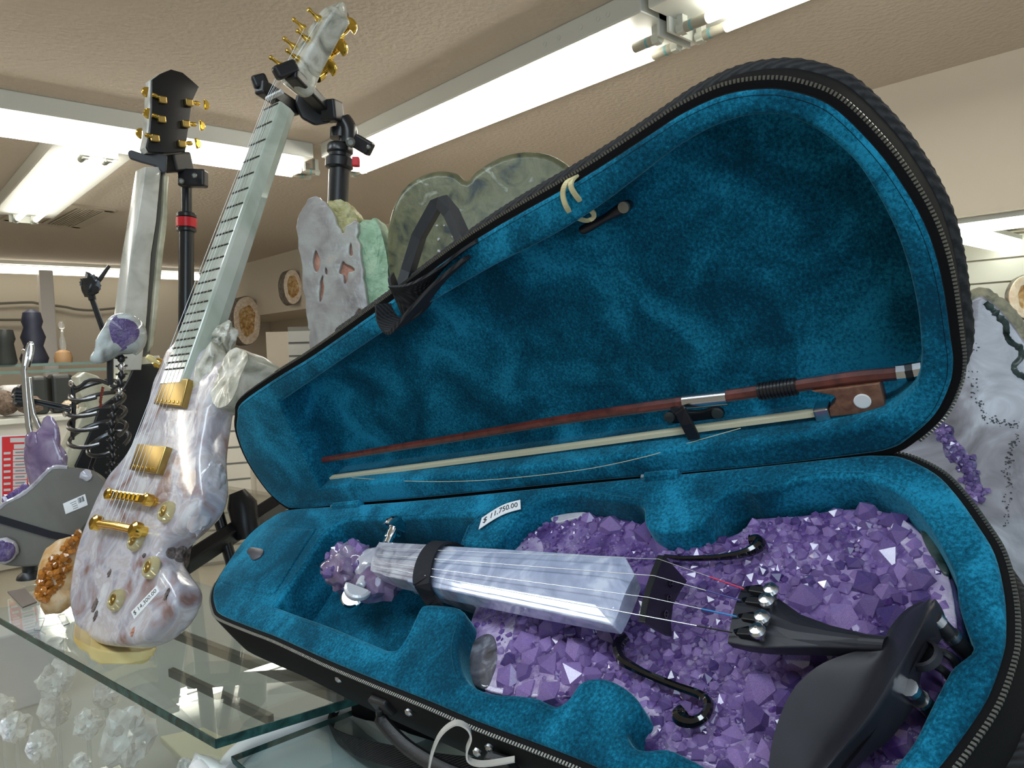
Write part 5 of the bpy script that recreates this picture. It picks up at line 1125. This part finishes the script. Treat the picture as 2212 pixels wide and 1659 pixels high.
strip([(262, 785), (285, 772), (345, 768), (380, 900), (360, 1080), (140, 1040), (130, 1010), (150, 960), (188, 880), (172, 840), (170, 815), (186, 804), (212, 812), (238, 838), (254, 822)], -.05, -.002, 'body', M['edgestone'], 'cream stone body edge')
strip([(300, 788), (345, 784), (378, 900), (355, 1078), (168, 1032), (162, 1006), (180, 968), (204, 912), (214, 880), (240, 862), (262, 846), (278, 818), (288, 796)], -.004, .003, 'body_back', M['backblack'], 'black lacquered body back')
s2 = thing('guitar_stand', 'black guitar stand with a red collar behind the far guitar', 'guitar stand', V((W(405, 600, 1.75).x, W(405, 600, 1.75).y, GZ)))
hook = MB().prism([W(x, y, 1.60) for x, y in ((275, 328), (282, 323), (315, 334), (345, 332), (362, 335), (360, 372), (352, 376), (335, 360), (305, 352), (280, 344))], (W(300, 340, 1.7) - W(300, 340, 1.6)) * .25).build('yoke_arm', M['strapgrey'], s2, bevel=.006)
capsule_block(W(362, 352, 1.66), W(402, 350, 1.72), vz, .022, .02, 'yoke_joint', M['black'], s2, .006)
cl2 = capsule_block(W(388, 385, 1.70), W(446, 386, 1.70), vz, .020, .014, 'clamp', M['black'], s2, .005)
MB().lathe(W(391, 391, 1.67), (CAM - W(391, 391, 1.67)), [(.007, 0), (.007, .006), (.004, .008)], 12).build('bolt', M['zip'], cl2)
MB().lathe(W(420, 379, 1.67), (CAM - W(420, 379, 1.67)), [(.006, 0), (.006, .006), (.004, .008)], 12).build('bolt', M['zip'], cl2)
fr_ = W(265, 1062, 1.63); MB().box(V((fr_.x, fr_.y, (fr_.z + GZ) / 2)), rgt * .06, V((RX.z, RY.z, 0)).normalized() * .025, (0, 0, (fr_.z - GZ) / 2 - .002)).build('foot_rest', M['black'], s2, bevel=.003)
x0 = W(403, 400, 1.75); dn = (W(402, 660, 1.75) - x0).normalized(); Lq = (GZ + .02 - x0.z) / dn.z
MB().tube([x0, x0 + dn * .09], .012, 12).build('pole', M['blackmetal'], s2)
MB().tube([x0 + dn * .085, x0 + dn * Lq], .0175, 14).build('pole', M['blackmetal'], s2)
MB().lathe(x0 + dn * .066, dn, [(.019, 0), (.0225, .003), (.0225, .01), (.0205, .012), (.0205, .036), (.0225, .038), (.0225, .044), (.019, .046)], 18).build('collar', M['blackmetal'], s2)
MB().lathe(x0 + dn * .078, dn, [(.0195, 0), (.023, .001), (.023, .022), (.0195, .023)], 18).build('lock_ring', M['red'], s2, 'red locking ring')

# ------------------------------------------------------------------ wire skeleton musician
ZK = 1.27
sk = thing('skeleton_figure', 'black wire skeleton figurine with agate skull raising one arm beside the guitar', 'figurine', V((W(236, 1000, ZK).x, W(236, 1000, ZK).y, GZ)))
def k(x, y, dz=0.0): return W(x, y, ZK + dz)
MB().tube([k(238, 832), k(238, 756)], .0052, 8).build('upper_arm', M['blackmetal'], sk)
for dx in (-4, 4): MB().tube([k(240 + dx, 760), k(199 + dx * .7, 645)], .0028, 8).build('forearm', M['blackmetal'], sk)
hm = MB().rock(k(195, 618), rgt * .016, vz * .020, V((0, .014, 0)), 2, .45, 2.6, 3); hm.tube([k(196, 632), k(200, 648)], .006, 8); hand = hm.build('hand', M['blackmetal'], sk)
for a_, b_, c_ in (((208, 612), (218, 600), (236, 574)), ((186, 612), (178, 606), (176, 618)), ((192, 605), (190, 598), (200, 600)), ((200, 608), (206, 600), (212, 606)), ((206, 625), (214, 616), (210, 610))):
    MB().tube([k(*a_), k(*b_), k(*c_)], [.0042, .004, .003], 6).build('finger', M['blackmetal'], hand)
# skull: cranium, brow, cheek and upper jaw in one skin
fs_ = facing(k(268, 725), to_cam(k(268, 725))); px_ = ZK / F
bm = bmesh.new(); bmesh.ops.create_icosphere(bm, subdivisions=4, radius=1.0); vs = []
for v in bm.verts:
    d = v.co.normalized(); x, y, z = d.x, d.y, d.z                     # x right, y up, z towards viewer
    r_ = 43.5; X, Y, Z = x * r_ * 1.04, y * r_ * 1.12, z * r_ * .85
    if x < -.15:                                                       # face side: drops down and forward to the muzzle
        q = (-x - .15) / .85; X -= q * 30 * max(0, min(1, .55 - y)); Y -= q * 26 * max(0, (.9 - y)); Z *= (1 - .35 * q)
        X += 7 * q * math.exp(-((y + .05) / .16) ** 2); Z -= 9 * math.exp(-((x + .62) / .22) ** 2 - ((y - .02) / .22) ** 2) * (1 if z > 0 else 0)
    if y < -.55 and x < .4: Y += (-.55 - y) * 18
    vs.append(fs_.w(X * px_, Y * px_, Z * px_))
sku = MB().add(vs, [tuple(v.index for v in f.verts) for f in bm.faces], True).build('skull', M['skull'], sk, 'polished pale agate skull'); bm.free()
vs = []; fs = []
pp = spline([(242, 700), (256, 682), (276, 684), (296, 696), (303, 718), (294, 738), (276, 750), (258, 759), (247, 740), (242, 720)], 4)
ctr = V((270, 718, 0))
for i, s_ in enumerate((1.0, .7, .4, .1)):
    for p in pp:
        q = ctr.lerp(p, s_); X, Y = (q.x - 268), -(q.y - 725); rr_ = max(0, 1 - (X / 45.3) ** 2 - (Y / 48.7) ** 2); Z = math.sqrt(rr_) * 43.5 * .85 + (1.2 if i else -.4)
        vs.append(fs_.w(X * px_, Y * px_, Z * px_))
n = len(pp)
for i in range(3):
    for q in range(n): fs.append((i * n + q, i * n + (q + 1) % n, (i + 1) * n + (q + 1) % n, (i + 1) * n + q))
fs.append(tuple(range(3 * n, 4 * n))); MB().add(vs, fs, True).build('crystal_patch', M['darkpurple'], sku, 'dark purple crystal patch')
# spine of beads and links
for i in range(16):
    t_ = i / 15; c = k(262 - 28 * t_ + 5 * math.sin(t_ * 9), 775 + 265 * t_)
    MB().lathe(c, vz, [(.003, -.007), (.0062, -.003), (.0062, .003), (.003, .007)], 8).build('vertebra', M['chrome'] if i in (1, 4) else M['blackmetal'], sk)
    for sg in (-1, 1): MB().tube([c, c + rgt * .010 * sg + vz * .002], .0018, 5).build('link', M['wire'], sk)
# ribs: bent wire hoops open at the front
up2 = (vz + V((RX.z, RY.z, 0)).normalized() * .0).normalized(); fw = -V((RX.z, RY.z, 0)).normalized()
for cx, cy, aw, ah, dx in ((205, 843, 50, 20, 0), (207, 873, 58, 24, 1), (210, 903, 58, 24, 0), (212, 937, 58, 26, 1), (235, 958, 42, 24, 0)):
    pts = []
    for i in range(25):
        g = math.radians(25 + 320 * i / 24 - 90 + 40)
        pts.append(k(cx + aw * math.cos(g), cy - ah * math.sin(g) * .9 - 8 * math.cos(g)) + fw * (-math.sin(g)) * aw * ZK / F * .7)
    MB().tube(pts, .0036, 8).build('rib', M['wire'], sk)
MB().tube(spline([k(150, 821), k(165, 838), k(190, 822), k(215, 822), k(236, 830)], 5, False), .0034, 8).build('collar_bone', M['wire'], sk)
MB().tube(spline([k(262, 832), k(255, 838), k(240, 832)], 5, False), .0034, 8).build('collar_bone', M['wire'], sk)
MB().tube([k(157, 838), k(160, 880), k(156, 950)], .0036, 8).build('breast_bone', M['blackmetal'], sk)
for x, y in ((153, 828), (155, 860), (140, 894), (149, 882), (148, 960)): MB().rock(k(x, y, -.01), rgt * .0045, vz * .006, V((0, .0045, 0)), x, .1, 1, 2).build('bead', M['chrome'], sk)
for i in range(9): MB().rock(k(222 - 8 * i / 9 + (2 if i > 6 else 0), 838 + 5 * i, -.04), rgt * .003, vz * .003, V((0, .003, 0)), i, .1, 1, 1).build('copper_bead', M['copper'], sk)
for dy in (-4, 4): MB().tube([k(152, 884 + dy, -.02), k(60, 864 + dy * .6, -.05)], .0028, 8).build('lower_arm', M['blackmetal'], sk)
h2 = MB().rock(k(44, 857, -.05), rgt * .013, vz * .017, V((0, .013, 0)), 7, .45, 2.6, 3).build('hand', M['blackmetal'], sk)
for y in (846, 853, 860, 867): MB().tube([k(48, y, -.06), k(36, y - 1, -.065), k(33, y + 3, -.055)], .0032, 6).build('finger', M['blackmetal'], h2)
gk = k(222, 1075); gk.z = GZ + .004
MB().tube([k(205, 985), k(196, 1010), k(222, 1075), gk], .004, 8).build('leg', M['blackmetal'], sk)
MB().lathe(gk - vz * .003, vz, [(.05, 0), (.05, .006), (.045, .008)], 20).build('foot_plate', M['blackmetal'], sk)
mg = thing('miniature_guitar', 'small purple amethyst guitar with silver neck held by the wire skeleton', 'guitar', k(95, 1030, -.06))
zz = -.07
MB().ribbon([k(66, 742, zz), k(56, 770, zz), k(52, 800, zz), k(56, 860, zz), k(62, 920, zz), k(70, 955, zz)], rgt, .0042, .003).build('neck', M['steel'], mg, bevel=.001)
MB().ribbon([k(62, 815, zz), k(66, 860, zz), k(72, 895, zz), k(86, 926, zz)], rgt, .0035, .003).build('neck', M['steel'], mg, bevel=.001)
MB().tube(spline([k(55, 790, zz), k(60, 760, zz), k(66, 741, zz), k(69, 752, zz), k(66, 772, zz), k(60, 792, zz)], 4, False), .0036, 8).build('headstock', M['chrome'], mg)
MB().rock(k(51, 760, zz), rgt * .004, vz * .005, V((0, .004, 0)), 3, .1, 1, 2).build('peg', M['chrome'], mg)
MB().rock(k(108, 950, zz), rgt * .0165, vz * .040, V((0, .014, 0)), 6, .12, 1.2, 3).build('upper_horn', M['purple'], mg)
MB().rock(k(98, 1005, zz), rgt * .034, vz * .060, V((0, .018, 0)), 11, .18, 1.3, 4).build('body', M['purple'], mg)
MB().rock(k(70, 960, zz), rgt * .012, vz * .022, V((0, .014, 0)), 13, .15, 1.3, 3).build('upper_horn', M['purple'], mg)

# ------------------------------------------------------------------ price list sign
sg_ = W(32, 1010, 1.5); fsg = facing(sg_, to_cam(sg_)); ps = thing('price_list_sign', 'red and white printed price list sign at the left photo edge', 'sign', W(32, 1090, 1.5))
MB().prism([fsg.p(x, y) for x, y in ((-2, 942), (64, 938), (64, 1088), (2, 1090))], -fsg.n * .003).build('board', M['paper'], ps)
MB().prism([fsg.p(x, y, .0004) for x, y in ((4, 944), (62, 941), (62, 1086), (5, 1088))], -fsg.n * .0004).build('red_print', M['signred'], ps)
for i in range(9):
    y = 972 + 13.2 * i
    MB().prism([fsg.p(a, b, .0009) for a, b in ((28, y), (58, y - 1), (58, y + 10.5), (28, y + 11.5))], -fsg.n * .0004).build('price_cell', M['signpink'], ps)
    MB().prism([fsg.p(a, b, .0009) for a, b in ((8, y + 5), (23, y + 4), (23, y + 9), (8, y + 10))], -fsg.n * .0004).build('print_bar', M['signpink'], ps)
    MB().prism([fsg.p(a, b, .0014) for a, b in ((33, y + 4), (53, y + 3), (53, y + 6), (33, y + 7))], -fsg.n * .0004).build('print_bar', M['greyink'], ps)
for y0, x0_ in ((946, 22), (960, 30)): MB().prism([fsg.p(a, b, .0009) for a, b in ((x0_, y0), (58, y0 - 1), (58, y0 + 9), (x0_, y0 + 10))], -fsg.n * .0004).build('print_bar', M['signpink'], ps)

# ------------------------------------------------------------------ grey agate half with barcode label, band, small geode, citrine, card
oa = W(110, 1115, 1.13); fa = facing(oa, to_cam(oa, side=-.15, lift=.15))
ag = thing('cut_agate', 'grey cut agate half with crystal rim, a black band and a barcode label', 'agate', fa.p(70, 1222))
ao = spline([fa.uv(x, y) for x, y in ((-40,1140),(-10,1108),(8,1088),(47,1068),(76,1045),(97,1022),(114,1010),(145,1009),(178,1012),(201,1019),(226,1040),(235,1075),(210,1110),(180,1140),(152,1188),(112,1214),(81,1222),(38,1224),(-10,1215),(-45,1180))], 3)
slab('stone_face', [ao], fa, -.05, 0, .003, M['agategrey'], ag)
rimp = spline([fa.p(x, y, -.002) for x, y in ((-20,1118),(8,1090),(47,1069),(76,1046),(97,1024),(116,1010),(146,1010))], 5, False)
MB().tube(rimp, [.0035 + .0022 * noise.noise(V((i * .6, 2, 3))) for i in range(len(rimp))], 6).build('crystal_rim', M['lilacstone'], ag, 'pale lilac crystal rim')
for i in range(22):
    t_ = i / 21; p = fa.p(10 + 48 * t_, 1079 - 28 * t_, -.016 - .01 * rnd.random()); pieces('crystal', cmesh[i % 6], [aim_matrix(p, fa.v + fa.u * rnd.uniform(-.6, .1) - fa.n * .2, rnd.uniform(.003, .006), i)], ag)
MB().rock(fa.p(186, 1027, .001), fa.u * .009, fa.v * .009, fa.n * .003, 4, .3, 2, 2).build('crystal_spot', M['lilacstone'], ag)
bandp = [fa.p(x, y, .002) for x, y in ((-40, 1108), (0, 1122), (60, 1140), (110, 1155), (150, 1163), (172, 1168))]
MB().ribbon(bandp, fa.v, .0052, .001).build('elastic_band', M['softblack'], ag)
pgl = thing('barcode_label', 'small white barcode label on the grey cut agate', 'label', fa.p(163, 1089))
lq = [(142, 1111), (190, 1091), (184, 1067), (136, 1088)]; LQ = [V((*fa.uv(x, y), 0)) for x, y in lq]
slab('paper', [[(p.x, p.y) for p in LQ]], fa, -.0005, .0012, .0003, M['paper'], pgl)
def lpt(s_, t_): p = LQ[0].lerp(LQ[1], s_).lerp(LQ[3].lerp(LQ[2], s_), t_); return fa.w(p.x, p.y, .0013)
for i in range(7): MB().prism([lpt(.64 + .042 * i, .45), lpt(.655 + .042 * i + .008 * (i % 3), .45), lpt(.655 + .042 * i + .008 * (i % 3), .9), lpt(.64 + .042 * i, .9)], fa.n * .0002).build('barcode_bar', M['ink'], pgl)
for i, (a_, b_) in enumerate(((.36, .58), (.36, .58), (.34, .56), (.30, .58))): MB().prism([lpt(a_, .15 + .19 * i), lpt(b_, .15 + .19 * i), lpt(b_, .21 + .19 * i), lpt(a_, .21 + .19 * i)], fa.n * .0002).build('print_line', M['greyink'], pgl)
pA = onz(66, 1248, G); o = MB().lathe(pA, vz, [(.022, 0), (.020, .006), (.012, .012), (.012, .022), (.018, .03)], 14).build('stone_stand', M['black']); setp(o, 'small black stand under the grey cut agate', 'stand')
cA = fa.p(6, 1190, .010); fA = facing(cA, to_cam(cA)); sgd = thing('small_geode', 'small purple amethyst geode at the left photo edge below the grey agate', 'geode', cA)
MB().rock(cA, fA.u * .019, fA.v * .019, fA.n * .012, 5, .12, 1.5, 3).build('shell', M['lilacstone'], sgd)
MB().rock(cA + fA.n * .006, fA.u * .0155, fA.v * .0155, fA.n * .009, 6, .15, 2.5, 3).build('crystal_lining', M['darkpurple'], sgd)
oc = W(118, 1245, 1.05); fc = facing(oc, to_cam(oc, lift=.2)); ci = thing('citrine_cluster', 'orange citrine crystal cluster on a clear holder left of the stone guitar', 'citrine', fc.p(110, 1325))
MB().rock(fc.p(128, 1240, -.02), fc.u * .028 + fc.v * .026, fc.v * .050 - fc.u * .006, fc.n * .028, 15, .15, 1.3, 3).build('matrix', M['citrinebase'], ci)
MB().rock(fc.p(124, 1292, -.008), fc.u * .022, fc.v * .022, fc.n * .018, 16, .15, 1.4, 3).build('matrix', M['citrinebase'], ci)
cit = [raw_mesh('crystal', *crystal_mesh('c', None, h_, sd_, 6), M['citrine']) for h_, sd_ in ((1.1, 21), (.9, 22), (1.3, 23))]
cpoly = [(172,1140),(152,1164),(127,1191),(92,1229),(83,1262),(79,1295),(100,1300),(118,1275),(135,1262),(146,1240),(152,1200),(175,1165)]; cn = 0; ms = {}
while cn < 150:
    x, y = rnd.uniform(78, 178), rnd.uniform(1138, 1302)
    if not inside((x, y), cpoly): continue
    h_ = .010 - .02 * abs((x - 115 - (1240 - y) * .45) / 60.0)
    d = fc.n + fc.u * (rnd.uniform(-.6, .5) - .3) + fc.v * rnd.uniform(-.5, .5)
    ms.setdefault(cn % 3, []).append(aim_matrix(fc.p(x, y, h_ + rnd.uniform(-.004, .004)), d, rnd.uniform(.0030, .0062), x)); cn += 1
for j, mm in ms.items(): pieces('crystal', cit[j], mm, ci)
hcz = onz(112, 1348, G); h1 = thing('acrylic_holder', 'clear acrylic holder under the orange citrine on the glass top', 'holder', hcz)
fh_ = facing(hcz, to_cam(hcz))
for sgx in (-1, 1):
    MB().ribbon([fh_.w(.018 * sgx, .001, .02), fh_.w(.012 * sgx, .012, .004), fh_.w(.014 * sgx, .028, -.012)], fh_.u, .004, .0014).build('prong', M['acrylic'], h1)
MB().box(fh_.w(0, .002, .0), fh_.u * .020, fh_.v * .0014, fh_.n * .012).build('foot', M['acrylic'], h1)
o = MB().prism([onz(x, y, G + .001) for x, y in ((16, 1280), (54, 1273), (80, 1302), (49, 1314))], (0, 0, .002)).build('card', M['browncard']); setp(o, 'brown grey card lying on the glass left of the citrine', 'card')

# ------------------------------------------------------------------ pink and green chalcedony slab behind the case
op = W(730, 600, 1.17); fp = facing(op, to_cam(op, side=-.30)); ch = thing('chalcedony_slab', 'tall pale pink and mint green stone slab with salmon cavities behind the case', 'stone slab', V((op.x, op.y, GZ)))
fo_ = [(640,477),(655,445),(668,428),(681,423),(692,428),(702,434),(717,459),(728,482),(739,503),(752,486),(768,474),(773,500),(776,531),(786,600),(795,665),(800,760),(795,1000),(790,1283),(700,1283),(690,1000),(672,759),(664,698),(655,625),(645,535)]
def wob(P_, a_): return [(p.x + a_ * noise.noise(V((p.x * 90, p.y * 90, 1))), p.y + a_ * noise.noise(V((p.x * 90, p.y * 90, 7)))) for p in P_]
holes = [((681,541),(689,556),(689,580),(682,586),(676,562)), ((695,596),(699,612),(697,640),(691,652),(690,625)), ((757,526),(761,538),(759,552),(753,545)), ((740,566),(748,572),(760,576),(766,584),(752,590),(750,606),(744,612),(742,592),(733,588)), ((775,668),(781,676),(774,690),(768,686)), ((703,580),(707,586),(705,594),(702,590))]
HL = [wob(spline([fp.uv(x, y) for x, y in h_], 4), .002) for h_ in holes]
slab('front_face', [wob(spline([fp.uv(x, y) for x, y in fo_], 4), .004)] + HL, fp, -.016, 0, .002, M['pinkstone'], ch)
slab('cavity_backing', [[fp.uv(x, y) for x, y in ((648,500),(660,450),(690,440),(735,515),(765,490),(785,660),(790,1230),(705,1230),(680,760))]], fp, -.03, -.008, .002, M['salmon'], ch, 'salmon coloured stone inside the cavities')
rough([(769,474),(790,470),(808,470),(822,502),(833,553),(838,600),(842,640),(840,700),(835,800),(790,800),(788,660),(780,590),(772,520)], fp, -.07, -.012, 'green_side', M['greenstone'], ch, 'mint green rough side', 3)
rough([(700,434),(712,428),(731,427),(752,442),(766,458),(770,476),(755,490),(740,506),(728,488),(714,462)], fp, -.05, -.010, 'yellow_top', M['yellowstone'], ch, 'yellow-green rough top', 9)

# ------------------------------------------------------------------ polished heart behind the case
ohh = W(1020, 520, 1.14); fhh = facing(ohh, to_cam(ohh, side=-.10)); he = thing('stone_heart', 'large polished olive grey pyrite heart behind the case lid', 'stone heart', V((ohh.x, ohh.y, GZ)))
hp_ = [(834,524),(842,463),(865,412),(898,382),(945,367),(985,372),(1008,388),(1030,366),(1079,337),(1133,325),(1187,331),(1228,354),(1252,380),(1268,430),(1266,500),(1240,580),(1190,680),(1120,790),(1050,900),(990,985),(960,1000),(930,960),(890,850),(860,740),(846,640),(836,570)]
slab('heart_stone', [spline([fhh.uv(x, y) for x, y in hp_], 4)], fhh, -.07, 0, .012, M['heart'], he, res=5)
for kk in range(26):
    x, y = rnd.uniform(935, 1000), rnd.uniform(480, 590); pieces('crystal', qmesh[kk % 3], [aim_matrix(fhh.p(x, y, -.002), fhh.n + fhh.u * rnd.uniform(-.8, .8) + fhh.v * rnd.uniform(-.8, .8), rnd.uniform(.002, .005), kk)], he)
MB().tube([V((ohh.x, ohh.y, GZ)) - fhh.n * .03, V((ohh.x, ohh.y, GZ + .10)) - fhh.n * .03], .03, 12).build('pedestal', M['black'], he)

# ------------------------------------------------------------------ big agate slice at the right edge
oz = W(2150, 900, .86); fz = facing(oz, to_cam(oz, side=.12)); ba = thing('agate_slice', 'big pale lilac agate slice with amethyst vein right of the violin case', 'agate', V((oz.x, oz.y, CAMZ + TB)))
zo = [(2040,700),(2075,665),(2116,640),(2140,650),(2165,672),(2190,702),(2215,738),(2250,790),(2290,900),(2300,1060),(2290,1200),(2260,1380),(2220,1500),(2100,1520),(1960,1400),(1890,1150),(1880,950),(1940,800)]
slab('stone_face', [spline([fz.uv(x, y) for x, y in zo], 4)], fz, -.045, 0, .003, M['bigagate'], ba)
rd = spline([fz.p(x, y, .0005) for x, y in ((2128,654),(2142,668),(2150,676),(2162,690),(2172,700),(2174,724),(2184,740),(2202,752),(2206,770),(2190,790),(2196,806),(2215,816),(2240,840))], 5, False)
MB().tube(rd, [.0058 + .0042 * noise.noise(V((i * .45, 5, 1))) for i in range(len(rd))], 7, squash=.45).build('dark_band', M['greenrind'], ba, 'dark green-black band')
rd = spline([fz.p(x, y, -.012) for x, y in ((2095,652),(2116,640),(2140,650),(2165,672),(2190,702),(2215,738),(2250,790))], 5, False)
MB().tube(rd, [.011 + .004 * noise.noise(V((i * .5, 2, 1))) for i in range(len(rd))], 8).build('rind', M['tanrind'], ba, 'tan rough rind')
vein = [(2020,915),(2040,935),(2052,965),(2068,985),(2090,1000),(2098,1030),(2108,1060),(2112,1085),(2088,1000),(2075,990),(2035,925)]
for i, s_ in enumerate((0, 1, 2, 3, 4, 5, 6)):
    x, y = vein[i]; MB().rock(fz.p(x, y, -.001), fz.u * .010, fz.v * .014, fz.n * .003, i, .4, 2, 2).build('vein_ground', M['darkpurple'], ba)
ms = {}
for i in range(90):
    a_ = rnd.random() * 7; j = min(int(a_), 6); f_ = a_ - j; (x0_, y0_), (x1_, y1_) = vein[j], vein[j + 1] if j < 7 else vein[j]
    ms.setdefault(i % 6, []).append(aim_matrix(fz.p(x0_ + (x1_ - x0_) * f_ + rnd.gauss(0, 9), y0_ + (y1_ - y0_) * f_ + rnd.gauss(0, 6), .0005), fz.n + fz.u * rnd.uniform(-.8, .8) + fz.v * rnd.uniform(-.8, .8), rnd.uniform(.0022, .0050), i))
for j, mm in ms.items(): pieces('crystal', cmesh[j], mm, ba)
# dark speckles along healed cracks: too small to pick apart
mb = MB()
for path in (((2100,800),(2104,850),(2122,880),(2130,915),(2150,905),(2180,922),(2198,912)), ((2200,940),(2186,960),(2184,985),(2172,1005),(2180,1040),(2178,1085),(2174,1140)), ((2080,640),(2090,700),(2110,760))):
    for (a, b), (c_, d_) in zip(path, path[1:]):
        for i in range(16):
            f_ = rnd.random(); p = fz.p(a + (c_ - a) * f_ + rnd.gauss(0, 4), b + (d_ - b) * f_ + rnd.gauss(0, 4), .0002); s_ = rnd.uniform(.0003, .0009)
            mb.box(p, fz.u * s_ * rnd.uniform(.6, 1.4), fz.v * s_, fz.n * .0005)
mb.build('speckles', M['speck'], ba, kind='stuff')
